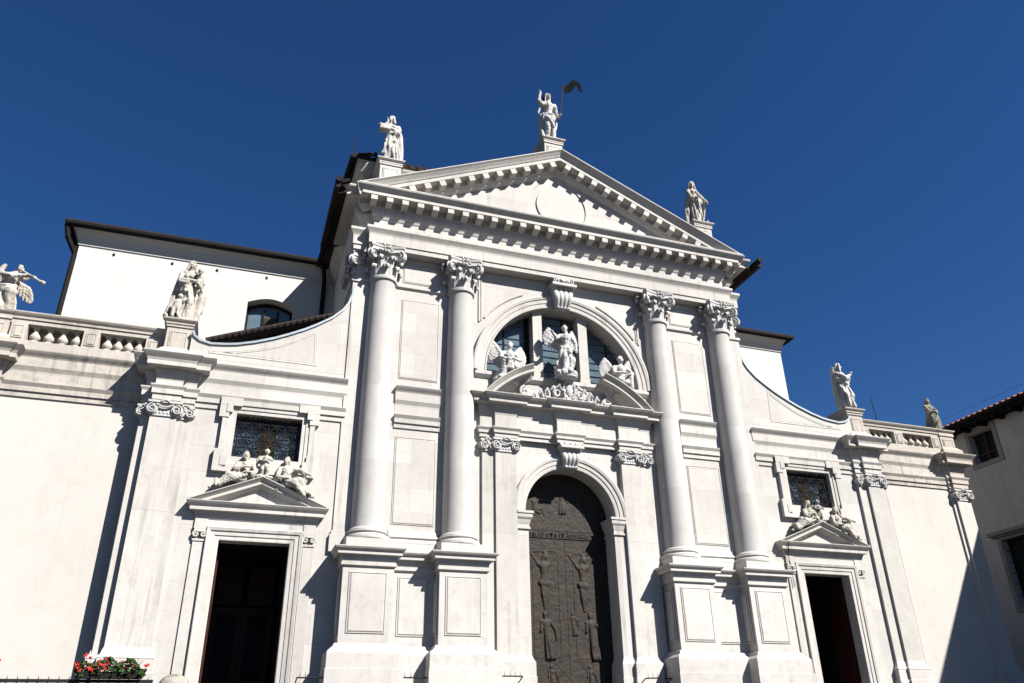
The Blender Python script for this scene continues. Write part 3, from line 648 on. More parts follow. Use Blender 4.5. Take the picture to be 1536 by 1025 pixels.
# ---- bay windows
grille = None
def ring(b, x, z, r, y, t=.014, n=14): tube(b, [(x+r*math.cos(2*math.pi*i/n), y, z+r*math.sin(2*math.pi*i/n)) for i in range(n)], t, 5, closed=True)
for s in (-1, 1):
    c = s*DX; p = empty("bay_window", (c, 0, 0), church); b = NB()
    sweep(b, [(.9, 6.955), (.9, 8.22), (-.9, 8.22), (-.9, 6.955)][::1], [(0, -.01), (0, .05), (.10, .055), (.11, .08), (.20, .085), (.22, .12), (.36, .13), (.36, -.01)], V(0), closed=True)
    for q in (-1, 1):
        x0, x1 = sorted((q*1.10, q*1.36)); box(b, x0, x1, -.15, 0, 8.05, 8.63)
        x0, x1 = sorted((q*.78, q*1.36)); box(b, x0, x1, -.155, 0, 8.40, 8.64)
        x0, x1 = sorted((q*1.02, q*1.18)); box(b, x0, x1, -.17, -.1, 8.2, 8.47)
        x0, x1 = sorted((q*1.10, q*1.35)); box(b, x0, x1, -.15, 0, 6.5, 7.12); x0, x1 = sorted((q*1.0, q*1.17)); box(b, x0, x1, -.165, -.1, 6.66, 6.93)
    box(b, -1.34, 1.34, -.145, 0, 6.495, 6.62)
    obj("window_frame", b, TRIM, p)
    b = NB(); quad(b, (-.9, .32, 6.955), (.9, .32, 6.955), (.9, .32, 8.22), (-.9, .32, 8.22)); obj("glass", b, GLASSB, p)
    b = NB(); box(b, -.22, .22, .30, .315, 6.955, 8.22); obj("amber_pane", b, GLASSY, p)
    if grille is None:
        b = NB(); nx, nz = 8, 4; dx = 1.8/nx; dz = 1.265/nz
        for i in range(nx):
            for k in range(nz):
                x = -.9+dx*(i+.5); z = 6.955+dz*(k+.5)
                tube(b, [(a, .12, e) for a, e in spiral(x, z+.02, .105, 1.5, 14, 1 if (i+k) % 2 else -1)], .013, 5)
                tube(b, [(a, .13, e) for a, e in spiral(x, z-.03, .10, 1.4, 14, -1 if (i+k) % 2 else 1, -math.pi/2)], .013, 5)
        for i in range(nx+1): tube(b, [(-.9+dx*i, .12, 6.955), (-.9+dx*i, .12, 8.22)], .012, 5)
        for k in range(1, nz): tube(b, [(-.9, .12, 6.955+dz*k), (.9, .12, 6.955+dz*k)], .010, 5)
        grille = obj("iron_grille", b, IRON, p)
    else: dup(grille, p)
# ---- curved shoulders (volutes) with lead capping
VP = [(11.57, 9.80), (11.57, 10.60), (11.50, 10.45), (11.33, 10.33), (11.02, 10.26), (10.6, 10.30), (10.3, 10.35), (9.82, 10.49), (9.3, 10.69), (8.9, 10.88), (8.45, 11.12), (8.1, 11.34), (7.66, 11.66), (7.36, 11.98), (7.2, 12.25), (7.1, 12.60), (7.06, 12.95), (7.05, 9.80)]
for s in (-1, 1):
    b = NB(); n = len(VP)
    f = [b.verts.new((s*x, 0.0, z)) for x, z in VP]; g = [b.verts.new((s*x, .42, z)) for x, z in VP]
    b.faces.new(f); b.faces.new(g)
    for i in range(n): b.faces.new((f[i], f[(i+1) % n], g[(i+1) % n], g[i]))
    p = ch("shoulder_wall", b, WALL)
    b = NB(); cv = [(s*x, z) for x, z in VP[1:-1]]
    if s > 0: pass
    else: cv = cv[::-1]
    rows = []
    for i in range(len(cv)):
        a = Vector(cv[max(0, i-1)]); c = Vector(cv[min(len(cv)-1, i+1)]); t = (c-a).normalized(); nrm = Vector((-t.y, t.x)); nrm = nrm if nrm.y > 0 or (abs(nrm.y) < .2 and nrm.x*s > 0) else -nrm
        q = Vector(cv[i]); o1 = q+nrm*.045; o0 = q-nrm*.02
        rows.append([b.verts.new((o0.x, -.05, o0.y)), b.verts.new((o1.x, -.05, o1.y)), b.verts.new((o1.x, .46, o1.y)), b.verts.new((o0.x, .46, o0.y))])
    for a, c in zip(rows, rows[1:]):
        for k in range(4): b.faces.new((a[k], a[(k+1) % 4], c[(k+1) % 4], c[k]))
    b.faces.new(rows[0]); b.faces.new(rows[-1]); obj("lead_capping", b, LEAD, p)
    # raised field inside
    inner = [(11.05, 9.98), (11.05, 10.06), (10.4, 10.14), (9.75, 10.3), (9.2, 10.5), (8.75, 10.74), (8.35, 11.0), (8.06, 11.24), (8.0, 9.98)]
    loop = [(s*x, z) for x, z in inner]
    area = sum(loop[i][0]*loop[(i+1) % len(loop)][1]-loop[(i+1) % len(loop)][0]*loop[i][1] for i in range(len(loop)))
    if area < 0: loop = loop[::-1]
    b = NB(); sweep(b, loop, [(0, -.004), (0, .012), (-.03, .014), (-.05, .005), (-.06, .012), (-.085, .012), (-.09, -.004)], V(0), closed=True); obj("field_moulding", b, TRIM, p)
# ---- balustrades
bal0 = None
def balustrade(s):
    global bal0
    p = empty("balustrade", (s*14.3, .5, 0), church)
    def bx(b, x0, x1, *r): a, c = sorted((s*x0, s*x1)); box(b, a-s*14.3, c-s*14.3, *r)
    b = NB(); bx(b, 12.3, 16.5, -.13, .5, 9.62, 9.84); bx(b, 12.3, 16.5, -.09, .45, 9.84, 9.88); obj("plinth", b, BALM, p)
    b = NB(); x0, x1 = sorted((s*12.3-s*14.3, s*16.4-s*14.3))
    sweep(b, [(x0, -.05), (x1, -.05)], [(-.1, 10.725), (.13, 10.72), (.13, 10.69), (.10, 10.64), (.05, 10.58), (.045, 10.52), (.01, 10.515), (.01, 10.395), (-.1, 10.39)]); bx(b, 12.3, 16.4, -.04, .44, 10.39, 10.715); obj("rail", b, BALM, p)
    for xa, xb in ((13.98, 14.40), (12.3, 12.78), (15.80, 16.2)):
        b = NB(); bx(b, xa, xb, -.075, .4, 9.88, 10.392)
        a, c = sorted((s*xa-s*14.3, s*xb-s*14.3)); panel(b, a+.07, c-.07, 9.94, 10.33, -.075, .6); obj("pier", b, BALM, p)
    b = NB(); bx(b, 12.2, 16.3, .36, .46, 9.8, 10.4); obj("backing_wall", b, BALM, p)
    xs = [12.95+.275*i for i in range(4)]+[14.57+.345*i for i in range(4)]
    for x in xs:
        if bal0 is None:
            b = NB(); lathe(b, [(.10, 9.88), (.125, 9.91), (.09, 9.95), (.085, 9.97), (.125, 10.02), (.14, 10.07), (.12, 10.13), (.07, 10.20), (.05, 10.25), (.065, 10.29), (.08, 10.30), (.065, 10.32), (.10, 10.385)], 0, .12, 16); box(b, -.125, .125, -.005, .245, 9.877, 9.925); box(b, -.10, .10, .02, .22, 10.35, 10.392)
            bal0 = obj("baluster", b, BALM, p, 40); bal0.location = (s*x-s*14.3, 0, 0)
        else: dup(bal0, p, (s*x-s*14.3, 0, 0))
for s in (-1, 1): balustrade(s)
for s in (-1, 1):
    p = statue_ped("statue_pedestal", s*11.93, .43, 10.965, 9.60, .46, .33, .7, m=BALM)
    b = NB(); sweep(b, [(-.36, .9), (-.36, -.36), (.36, -.36), (.36, .9)], [(0, 10.04), (.03, 10.0), (.10, 9.92), (.15, 9.86), (.16, 9.6), (0, 9.6)]); obj("pedestal_foot", b, BALM, p)
    p = statue_ped("statue_pedestal", s*16.59, .75, 10.71, 9.60, .43, .34, .8, m=BALM)
    b = NB(); sweep(b, [(-.37, .8), (-.37, -.37), (.37, -.37), (.37, .8)], [(0, 9.99), (.05, 9.93), (.12, 9.86), (.13, 9.6), (0, 9.6)]); obj("pedestal_foot", b, BALM, p)
# top of the bays: flat roofs behind the cornice
for s in (-1, 1):
    b = NB(); x0, x1 = sorted((s*7.0, s*16.9)); box(b, x0, x1, .6, 8.5, 9.2, 9.6); ch("aisle_ceiling", b, WALL)
# ---- aisle lean-to roofs with round tiles
for s in (-1, 1):
    b = NB(); zr = lambda x, q=(0 if s < 0 else -.55): 10.62+q+(11.1-x)*.40
    hexa(b, [(s*11.4, .55, zr(11.4)-.1), (s*6.9, .55, zr(6.9)-.1), (s*6.9, 8.55, zr(6.9)-.1), (s*11.4, 8.55, zr(11.4)-.1), (s*11.4, .55, zr(11.4)), (s*6.9, .55, zr(6.9)), (s*6.9, 8.55, zr(6.9)), (s*11.4, 8.55, zr(11.4))])
    for k in range(24):
        x = 11.2-.18*k
        for j in range(3): tube(b, [(s*x, .50+.2*j, zr(x)+.03), (s*(x-.19), .50+.2*j, zr(x-.19)+.055)], [.09, .07], 7)
    for j in range(33): tube(b, [(s*11.3, 1.1+.22*j, zr(11.3)+.02), (s*6.95, 1.1+.22*j, zr(6.95)+.02)], .08, 6)
    ch("aisle_roof", b, TILED, 40)
# ---- nave behind, transept
nav = empty("nave", (0, 0, 0), church)
b = NB(); box(b, -6.9, 6.5, .95, 8.7, 9.0, 18.35); obj("nave_wall", b, WALL, nav)
b = NB(); sweep(b, [(-6.9, 8.6), (-6.9, .95), (-3.0, .95)], [(0, 17.75), (.05, 17.76), (.05, 17.95), (.20, 18.10), (.34, 18.35), (.36, 18.52), (0, 18.55)]); obj("nave_eave", b, STAIN, nav)
b = NB()
hexa(b, [(-7.32, .55, 18.50), (6.6, .55, 18.50), (6.6, 8.6, 19.3), (-7.62, 8.6, 18.50), (-7.32, .55, 18.62), (6.6, .55, 18.62), (6.6, 8.6, 19.6), (-7.62, 8.6, 18.66)])
for k in range(44): tube(b, [(-7.2+.3*k, .52, 18.62), (-7.2+.3*k, 2.2, 18.85)], .075, 7)
for k in range(27): tube(b, [(-7.36-.012*k, .6+.3*k, 18.62), (-6.6, .6+.3*k, 18.86)], .075, 7)
obj("nave_roof", b, TILED, nav)
b = NB(); tube(b, [(-7.42, .5, 18.55), (-7.72, 8.2, 18.55)], .10, 8); tube(b, [(-7.5, 8.0, 18.45), (-7.38, 8.3, 17.9), (-7.36, 8.5, 17.5), (-7.36, 8.5, 10)], .10, 8); obj("gutter", b, GUTTER, nav)
tr = empty("transept", (0, 0, 0), church); TY = 8.6
WX0, WX1, WZ = -10.36, -8.51, 16.50
for s in (-1, 1):
    b = NB(); xo = -17.0 if s < 0 else 16.2
    if s < 0:
        wall(b, -17.0, WX0, 9, 17.99, (), TY); wall(b, WX1, -6.9, 9, 17.99, (), TY)
        rr = .0; A = [(WX0+(WX1-WX0)*i/14, WZ+.27*math.sin(math.pi*i/14)) for i in range(15)]
        for (ax, az), (bx_, bz) in zip(A, A[1:]): quad(b, (ax, TY, az), (bx_, TY, bz), (bx_, TY, 17.99), (ax, TY, 17.99)); quad(b, (ax, TY, az), (bx_, TY, bz), (bx_, TY+.5, bz), (ax, TY+.5, az))
        for x in (WX0, WX1): quad(b, (x, TY, 10.5), (x, TY, WZ), (x, TY+.5, WZ), (x, TY+.5, 10.5))
        quad(b, (WX0, TY, 9), (WX1, TY, 9), (WX1, TY, 10.5), (WX0, TY, 10.5))
    else: wall(b, 6.9, 16.2, 9, 17.99, (), TY)
    quad(b, (xo, TY, 9), (xo, 17, 9), (xo, 17, 17.99), (xo, TY, 17.99)); obj("transept_wall", b, PLASTW, tr)
b = NB(); A = [(WX0+(WX1-WX0)*i/14, WZ+.27*math.sin(math.pi*i/14)) for i in range(15)]
b.faces.new([b.verts.new((x, TY+.5, z)) for x, z in [(WX1, 10.6), (WX0, 10.6)]+A]); obj("window_glass", b, GLASS, tr)
b = NB(); wx = (WX0+WX1)/2
for x in (-.90, -.26, .30, .83): box(b, wx+x, wx+x+.07, TY+.42, TY+.49, 10.6, 16.42)
tube(b, [(x, TY+.45, z-.10) for x, z in A], .05, 6)
for z in (12.5, 14.4): box(b, wx-.9, wx+.9, TY+.43, TY+.485, z, z+.06)
obj("window_frame", b, GUTTER, tr)
b = NB(); box(b, wx-.18, wx+.30, TY+.45, TY+.48, 12.5, 16.1); obj("amber_pane", b, GLASSY, tr)
for s in (-1, 1):
    a = [(-17.0, 17), (-17.0, TY), (-6.9, TY)] if s < 0 else [(6.9, TY), (16.2, TY), (16.2, 17)]
    b = NB(); sweep(b, a, [(0, 17.97), (.05, 17.98), (.05, 18.16), (.09, 18.17), (.09, 18.24), (.11, 18.26), (.15, 18.40), (.25, 18.56), (.34, 18.64), (.36, 18.66), (.36, 18.70), (0, 18.75)]); obj("transept_cornice", b, PLASTW, tr)
    b = NB(); sweep(b, a, [(.32, 18.58), (.50, 18.56), (.58, 18.60), (.60, 18.70), (.5, 18.78), (.3, 18.76)])
    x = s*17.0+(-.06 if s < 0 else -.74); e = -1 if s < 0 else 1
    if s < 0: tube(b, [(x+e*.45, TY-.4, 18.6), (x+e*.35, TY-.3, 18.1), (x+e*.02, TY-.03, 17.5), (x+e*.02, TY-.03, 9)], .10, 8)
    if s < 0: box(b, x-.08, x+.0, TY-.02, TY+.2, 9, 17.9)
    obj("gutter", b, GUTTER, tr)
    b = NB(); x0, x1 = sorted((s*6.9, -17.55 if s < 0 else 16.75)); hexa(b, [(x0, TY-.58, 18.70), (x1, TY-.58, 18.70), (x1, 16, 20.4), (x0, 16, 20.4), (x0, TY-.58, 18.78), (x1, TY-.58, 18.78), (x1, 16, 20.6), (x0, 16, 20.6)])
    for k in range(int((x1-x0)/.29)): tube(b, [(x0+.15+.29*k, TY-.50, 18.765), (x0+.15+.29*k, TY+1.5, 19.2)], .06, 6)
    obj("transept_roof", b, TILED, tr)
for x in (-15.7, -13.5, -11.75, -9.75):
    b = NB(); box(b, x-.045, x+.045, TY-.02, TY+.02, 17.70, 17.82); obj("putlog_hole", b, DARK, tr)
# ================================================================== HOUSE ON THE RIGHT
house = tag(empty("plastered_house", (21.6, 0, 0)), "grey plastered house with red tiled eaves in shade at the right edge", "house")
XW = 21.6
from mathutils import Vector as Vv
b = NB()
HW = [(1.25, 3.18, 9.98, 11.75), (1.20, 3.06, 4.35, 7.12)]
HW = [(2.30, 3.55, 10.72, 12.08), (.5, 3.42, 4.55, 7.30)]
def hwall(b, y0, y1, z0, z1, holes, dep):
    c = NB(); wall(c, y0, y1, z0, z1, holes, 0, dep)
    bmesh.ops.transform(c, matrix=Matrix(((0, 1, 0, 0), (1, 0, 0, 0), (0, 0, 1, 0), (0, 0, 0, 1))), verts=c.verts)
    me = bpy.data.meshes.new("t"); c.to_mesh(me); c.free(); b.from_mesh(me); bpy.data.meshes.remove(me)
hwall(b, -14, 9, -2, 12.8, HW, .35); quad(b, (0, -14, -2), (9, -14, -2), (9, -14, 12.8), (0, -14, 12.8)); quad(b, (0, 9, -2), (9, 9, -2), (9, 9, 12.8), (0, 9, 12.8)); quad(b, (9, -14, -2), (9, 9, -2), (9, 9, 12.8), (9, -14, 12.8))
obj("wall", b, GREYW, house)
b = NB(); hexa(b, [(-.75, -14.4, 12.48), (9.5, -14.4, 15.7), (9.5, 9.4, 15.7), (-.75, 9.4, 12.48), (-.75, -14.4, 12.56), (9.5, -14.4, 15.8), (9.5, 9.4, 15.8), (-.75, 9.4, 12.56)])
for k in range(60):
    y = -9+.30*k
    tube(b, [(-.80, y, 12.60), (2, y, 13.48)], .085, 8)
obj("roof", b, TILER, house, 40)
b = NB(); box(b, -.72, 0, -14.4, 9.4, 12.35, 12.47); tube(b, [(-.86, -14.4, 12.50), (-.86, 9.4, 12.50)], .09, 8)  # outermost tube added to smooth the shadow the eaves cast
for k in range(24): box(b, -.70, .0, -12+.9*k, -11.86+.9*k, 12.2, 12.36)
obj("eaves", b, GUTTER, house)
for i, (y0, y1, z0, z1) in enumerate(HW):
    f = NB(); fw = .20
    for a0, a1, c0_, c1 in ((y0-fw, y0, z0-fw, z1+fw), (y1, y1+fw, z0-fw, z1+fw), (y0, y1, z1, z1+fw), (y0, y1, z0-fw, z0)): box(f, -.04, .0, a0, a1, c0_, c1)
    if i == 1: box(f, -.24, 0, y0-.45, y1+.45, z1+fw+.01, z1+fw+.16); box(f, -.15, 0, y0-.35, y1+.35, z1+fw-.06, z1+fw+.008)
    wo = obj("window", f, STONEGREY, house)
    f = NB(); quad(f, (.33, y0, z0), (.33, y1, z0), (.33, y1, z1), (.33, y0, z1)); obj("pane", f, DARKGL, wo)
    f = NB()
    if i == 1:
        for k in range(1, 6): tube(f, [(.1, y0+(y1-y0)*k/6, z0), (.1, y0+(y1-y0)*k/6, z1)], .018, 5)
        for k in range(1, 6): tube(f, [(.1, y0, z0+(z1-z0)*k/6), (.1, y1, z0+(z1-z0)*k/6)], .018, 5)
        obj("iron_bars", f, IRON, wo)
    else:
        ym = (y0+y1)/2; box(f, .2, .26, ym-.03, ym+.03, z0, z1); box(f, .2, .26, y0, y1, z0+.38, z0+.43); box(f, .2, .26, y0, y1, z1-.07, z1); obj("sash", f, DARKWOOD, wo)
# ================================================================== STATUES
def cone(bm, p0, r0, p1, r1, n=10):
    p0, p1 = Vector(p0), Vector(p1); d = p1-p0; L = d.length
    q = (d/L if L > 1e-6 else Vector((0, 0, 1))).to_track_quat('Z', 'Y').to_matrix().to_4x4()
    rings = []; ns = 3
    for i in range(ns+1):
        a = -math.pi/2+math.pi/2*i/ns; rings.append((r0*math.cos(a), r0*math.sin(a)))
    for i in range(ns+1):
        a = math.pi/2*i/ns; rings.append((r1*math.cos(a), L+r1*math.sin(a)))
    M = Matrix.Translation(p0) @ q; rows = []
    for r, z in rings:
        if r < 1e-5: rows.append([bm.verts.new(M @ Vector((0, 0, z)))])
        else: rows.append([bm.verts.new(M @ Vector((r*math.cos(2*math.pi*k/n), r*math.sin(2*math.pi*k/n), z))) for k in range(n)])
    for a, b in zip(rows, rows[1:]):
        for k in range(n):
            k2 = (k+1) % n
            if len(a) == 1: bm.faces.new((a[0], b[k2], b[k]))
            elif len(b) == 1: bm.faces.new((a[k], a[k2], b[0]))
            else: bm.faces.new((a[k], a[k2], b[k2], b[k]))
def ell(bm, c, r, rot=None):
    M = Matrix.Translation(c) @ (rot.to_4x4() if rot else Matrix.Identity(4)) @ Matrix.Diagonal((*r, 1))
    bmesh.ops.create_uvsphere(bm, u_segments=14, v_segments=9, radius=1, matrix=M)
class Fig:
    """a carved figure, unit height 1, x to the image right, -y towards the viewer"""
    def __init__(s): s.bm = NB(); s.heads = []; s.robes = []
    def c(s, p0, r0, p1, r1=None): cone(s.bm, p0, r0, p1, r0 if r1 is None else r1); return s
    def ch(s, pts, r0, r1=None):
        r1 = r0 if r1 is None else r1; n = len(pts)-1
        for i in range(n): s.c(pts[i], r0+(r1-r0)*i/n, pts[i+1], r0+(r1-r0)*(i+1)/n)
        return s
    def e(s, c, r, rot=None): ell(s.bm, c, r, rot); return s
    def head(s, p, f=(0, -1, 0), tilt=0, hair='short', k=1.0):
        p = Vector(p); s.heads.append((p.copy(), k)); f = Vector(f).normalized(); side = f.cross(Vector((0, 0, 1))).normalized(); up = side.cross(f).normalized()
        P = lambda a, b, c: p+(side*a+f*b+up*c)*k
        s.e(P(0, -.004, .006), (.047*k, .047*k, .058*k)); s.c(P(0, .012, -.005), .036*k, P(0, .02, -.045), .024*k)   # skull, jaw
        s.c(P(0, .044, .018), .008*k, P(0, .060, -.010), .011*k)      # nose
        for q in (-1, 1):
            s.c(P(q*.008, .044, .022), .009*k, P(q*.032, .036, .022), .008*k); s.c(P(q*.022, .032, -.012), .016*k, P(q*.018, .034, -.02), .014*k)
            s.c(P(q*.048, -.004, .008), .010*k, P(q*.047, -.006, -.012), .008*k)
        s.c(P(-.012, .044, -.030), .006*k, P(.012, .044, -.030), .006*k)
        if hair in ('short', 'curly'):
            rnd = random.Random(3)
            for i in range(26):
                a = rnd.uniform(0, 6.28); b = rnd.uniform(.1, 1.5)
                v = Vector((math.cos(a)*math.sin(b), math.sin(a)*math.sin(b), math.cos(b)))
                if v.y > .55 and v.z < .75: continue
                s.c(P(v.x*.048, v.y*.05-.006, v.z*.058+.01), .013*k, P(v.x*.054, v.y*.055-.008, v.z*.062+.012), .012*k)
        if hair in ('long',):
            for q in (-1, 1): s.ch([P(q*.03, .0, .055), P(q*.052, -.01, .01), P(q*.055, -.02, -.05), P(q*.06, -.03, -.10)], .018*k, .016*k)
            s.ch([P(0, -.02, .06), P(0, -.055, .0), P(0, -.06, -.10)], .035*k, .03*k)
        if hair == 'veil':
            s.ch([P(0, .02, .066), P(0, -.03, .062), P(0, -.062, .0), P(0, -.075, -.12)], .026*k, .05*k)
            for q in (-1, 1): s.ch([P(q*.02, .03, .066), P(q*.052, .012, .03), P(q*.062, -.005, -.04), P(q*.09, -.02, -.13)], .016*k, .022*k)
        if hair == 'beard':
            s.ch([P(0, .03, -.045), P(0, .035, -.09)], .028*k, .014*k)
            for q in (-1, 1): s.ch([P(q*.03, .02, -.03), P(q*.02, .03, -.075)], .018*k, .01*k); s.ch([P(q*.03, .0, .055), P(q*.052, -.012, .0), P(q*.05, -.02, -.04)], .018*k)
            s.ch([P(0, -.0, .06), P(0, -.05, .02)], .036*k, .035*k)
        return s
    def hand(s, w, d, k=1.0, curl=.4):
        w = Vector(w); d = Vector(d).normalized(); sd = d.cross(Vector((0, 0, 1)));
        sd = sd.normalized() if sd.length > .1 else Vector((1, 0, 0)); n = sd.cross(d)
        s.c(w, .018*k, w+d*.04*k, .021*k)
        for i, ln in enumerate((.034, .042, .040, .030)):
            o = w+d*.045*k+sd*(i-1.5)*.0125*k; m = o+d*ln*.55*k-n*curl*.01*k; s.c(o, .0075*k, m, .007*k); s.c(m, .007*k, m+(d*.5-n*curl).normalized()*ln*.5*k, .006*k)
        s.c(w+d*.012*k+sd*.018*k, .009*k, w+d*.04*k+sd*.036*k-n*.01*k, .007*k)
        return s
    def arm(s, sh, el, wr, r=.042, hd=None, k=1.0, sleeve=False):
        s.c(sh, r, el, r*.82); s.c(el, r*.82, wr, r*.52)
        s.hand(wr, hd if hd else (Vector(wr)-Vector(el)), k)
        if sleeve:
            e_, w_ = Vector(el), Vector(wr)
            for i in range(3): s.ch([Vector(sh)+Vector((0, -.01*i, -.01)), e_+Vector((0, .01*i-.01, -.035-.012*i)), e_.lerp(w_, .55)+Vector((0, .012*i-.012, -.04-.02*i))], r*.6, r*.42)
        return s
    def robe(s, hip, hem, rh, rm, n=11, seed=0, cx=0, bx=0, ty=1.0):
        s.robes.append((Vector(hip), Vector(hem), rh, rm, n, seed)); rnd = random.Random(seed); hx, hy, hz = hip; mx, my, mz = hem
        s.c(hip, rh*.95, ((hx+mx)/2, (hy+my)/2, (hz+mz)/2), (rh+rm)*.46); s.c(((hx+mx)/2, (hy+my)/2, (hz+mz)/2), (rh+rm)*.46, (mx, my, mz+rm*.6), rm*.85)
        for i in range(n):
            a = 2*math.pi*(i+rnd.uniform(-.25, .25))/n; b = a+rnd.uniform(-.25, .25)
            q = rnd.uniform(.82, 1.12); pts = []
            for t in (0, .3, .6, 1):
                r = (rh*.95+(rm*q-rh*.95)*t)*(1+.04*math.sin(5*t+i)); aa = a+(b-a)*t
                pts.append((hx+(mx-hx)*t+r*math.cos(aa), hy+(my-hy)*t+r*math.sin(aa)*ty, hz+(mz-hz)*t+.012))
            s.ch(pts, .016, rnd.uniform(.020, .030))
        return s
    def torso(s, hip, chest, rh=.085, rc=.095, sh=.13, neck=None, fem=False):
        hip, chest = Vector(hip), Vector(chest); m = hip.lerp(chest, .5)
        s.c(hip, rh, m, rh*.86); s.c(m, rh*.86, chest, rc)
        s.c(chest+Vector((-sh*.75, 0, .03)), rc*.52, chest+Vector((sh*.75, 0, .03)), rc*.52)
        if fem:
            for q in (-1, 1): s.e(chest+Vector((q*.04, -rc*.85, -.01)), (.035, .03, .035))
        if neck: s.c(chest+Vector((0, 0, .05)), rc*.46, neck, rc*.38)
        return s
    def swag(s, pts, r=.03, n=3, spread=(0, 0, -.03), seed=1):
        rnd = random.Random(seed)
        for i in range(n):
            o = Vector(spread)*i
            s.ch([Vector(p)+o+Vector((rnd.uniform(-.008, .008), rnd.uniform(-.008, .008), 0)) for p in pts], r*rnd.uniform(.75, 1.1), r*rnd.uniform(.6, 1))
        return s
    def wing(s, root, el, tip, nf=9, ln=.26, down=(0, .1, -1), r=.02, seed=0):
        root, el, tip = Vector(root), Vector(el), Vector(tip); down = Vector(down).normalized(); rnd = random.Random(seed)
        s.c(root, r*1.5, el, r*1.3); s.c(el, r*1.3, tip, r)
        for i in range(nf):
            t = i/(nf-1); p = root.lerp(el, t*2) if t < .5 else el.lerp(tip, (t-.5)*2)
            out = (el-root).normalized()*(.15+.55*t); d = (down+out*.7).normalized()
            l = ln*(.55+.55*math.sin(math.pi*(.15+.75*t)))
            s.c(p, r*.9, p+d*l*.5, r*1.05); s.c(p+d*l*.5, r*1.05, p+d*l, r*.5)
            s.c(p+Vector((0, -.012, 0)), r*.8, p+d*l*.45+Vector((0, -.016, 0)), r*.7)
        return s
    def block(s, x0, x1, y0, y1, z0, z1):
        box(s.bm, x0, x1, y0, y1, z0, z1); return s
    def done(s, name, m, loc, h, label, cat="statue", group=None, rotz=0, vox=.0085, fold=.0065, seed=0, mirror=False, parent=None, flat=None, wd=1.0):
        bmesh.ops.recalc_face_normals(s.bm, faces=s.bm.faces)
        me = bpy.data.meshes.new(name); s.bm.to_mesh(me); s.bm.free()
        o = bpy.data.objects.new(name, me); COL.objects.link(o)
        md = o.modifiers.new("r", 'REMESH'); md.mode = 'VOXEL'; md.voxel_size = vox; md.use_smooth_shade = True
        sm = o.modifiers.new("s", 'SMOOTH'); sm.factor = .5; sm.iterations = 1
        dg = bpy.context.evaluated_depsgraph_get(); m2 = bpy.data.meshes.new_from_object(o.evaluated_get(dg)); bpy.data.objects.remove(o); bpy.data.meshes.remove(me)
        b = NB(); b.from_mesh(m2); b.normal_update(); bpy.data.meshes.remove(m2)
        off = Vector((seed*3.1, seed*1.7, 0)); mv = []
        for v in b.verts:
            p = v.co; w_ = noise.noise(Vector((p.x*5, p.y*5, p.z*5))+off); a = noise.noise(Vector((p.x*24+w_*2.5, p.y*24, p.z*4+w_*3))+off)+.3*noise.noise(Vector((p.x*48, p.y*48, p.z*16))+off)
            hd = min(1, min(((p-h_).length/(.10*k_))**2 for h_, k_ in s.heads)) if s.heads else 1
            d = max(-.6, 1-abs(a)*3.2)*fold*.45
            lower = 0
            for hp, hm, rh_, rm_, n_, sd_ in s.robes:                      # long sharp pleats falling from the hip to the hem
                if hm.z < p.z < hp.z+.05:
                    t = (hp.z-p.z)/(hp.z-hm.z); ax = hp.lerp(hm, t); th = math.atan2(p.y-ax.y, p.x-ax.x); r_ = math.hypot(p.x-ax.x, p.y-ax.y)
                    if r_ < 1.9*(rh_+(rm_-rh_)*t):
                        u = (th/(2*math.pi)*(n_+2)+.55*w_+.5*noise.noise(Vector((th*1.2, p.z*2.5, sd_)))) % 1
                        d += fold*(1.1+1.5*t)*(2*abs(2*u-1)**1.4-1)*min(1, t*5+.2); lower = 1
            if not lower:
                u = (p.z*15+p.x*9+1.6*w_) % 1; d += fold*.42*(2*abs(2*u-1)**1.3-1)
            mv.append(v.co+v.normal*(d*(.08+.92*hd)))
        for v, q in zip(b.verts, mv): v.co = q
        sx = -1 if mirror else 1
        for v in b.verts: v.co = Vector((v.co.x*h*sx*wd, v.co.y*h*(flat or 1), v.co.z*h))
        if mirror: bmesh.ops.reverse_faces(b, faces=b.faces)
        me = bpy.data.meshes.new(name); b.to_mesh(me); b.free(); me.materials.append(m); me.shade_smooth()
        o = bpy.data.objects.new(name, me); COL.objects.link(o); o.location = loc; o.rotation_euler = (0, 0, rotz)
        if parent: o.parent = parent
        if label: tag(o, label, cat, group)
        return o
STANDING_BASE = lambda f, r=.16: f.ch([(-.05, 0, .01), (.05, 0, .01)], r*.9) if False else f.block(-r, r, -r*.8, r*.8, 0, .03)
GA = "statues standing on the roofline"
# --- 1 woman with a box, left corner of the pediment
f = Fig(); STANDING_BASE(f); f.robe((0, 0, .52), (.02, .02, .03), .105, .15, 12, 1)
f.torso((0, 0, .52), (-.01, -.01, .74), .10, .10, .13, (-.01, -.02, .86), True).head((-.015, -.03, .925), (-.6, -.8, .45), hair='veil')
f.c((-.03, -.06, .5), .07, (-.06, -.12, .28), .06).c((-.06, -.12, .28), .055, (-.07, -.08, .05), .045)
f.arm((-.12, -.02, .78), (-.17, -.10, .66), (-.09, -.13, .78), .045, (-.2, 0, 1), sleeve=True).arm((.12, -.02, .78), (.12, -.12, .63), (-.04, -.17, .62), .045, (-1, -.2, 0), sleeve=True)
f.block(-.24, -.06, -.22, -.10, .56, .66).c((-.24, -.16, .67), .02, (-.06, -.16, .67), .02)
f.ch([(.10, .06, .84), (.17, .05, .66), (.19, .04, .4), (.17, .03, .12)], .05, .055).ch([(.02, .09, .82), (.1, .1, .5), (.08, .08, .1)], .08, .09)
f.swag([(.12, -.02, .56), (.02, -.11, .50), (-.09, -.10, .42)], .03, 3, (0, 0, -.035)).swag([(-.02, -.10, .46), (-.12, -.13, .30), (-.16, -.10, .16)], .026, 2, (.05, 0, 0))
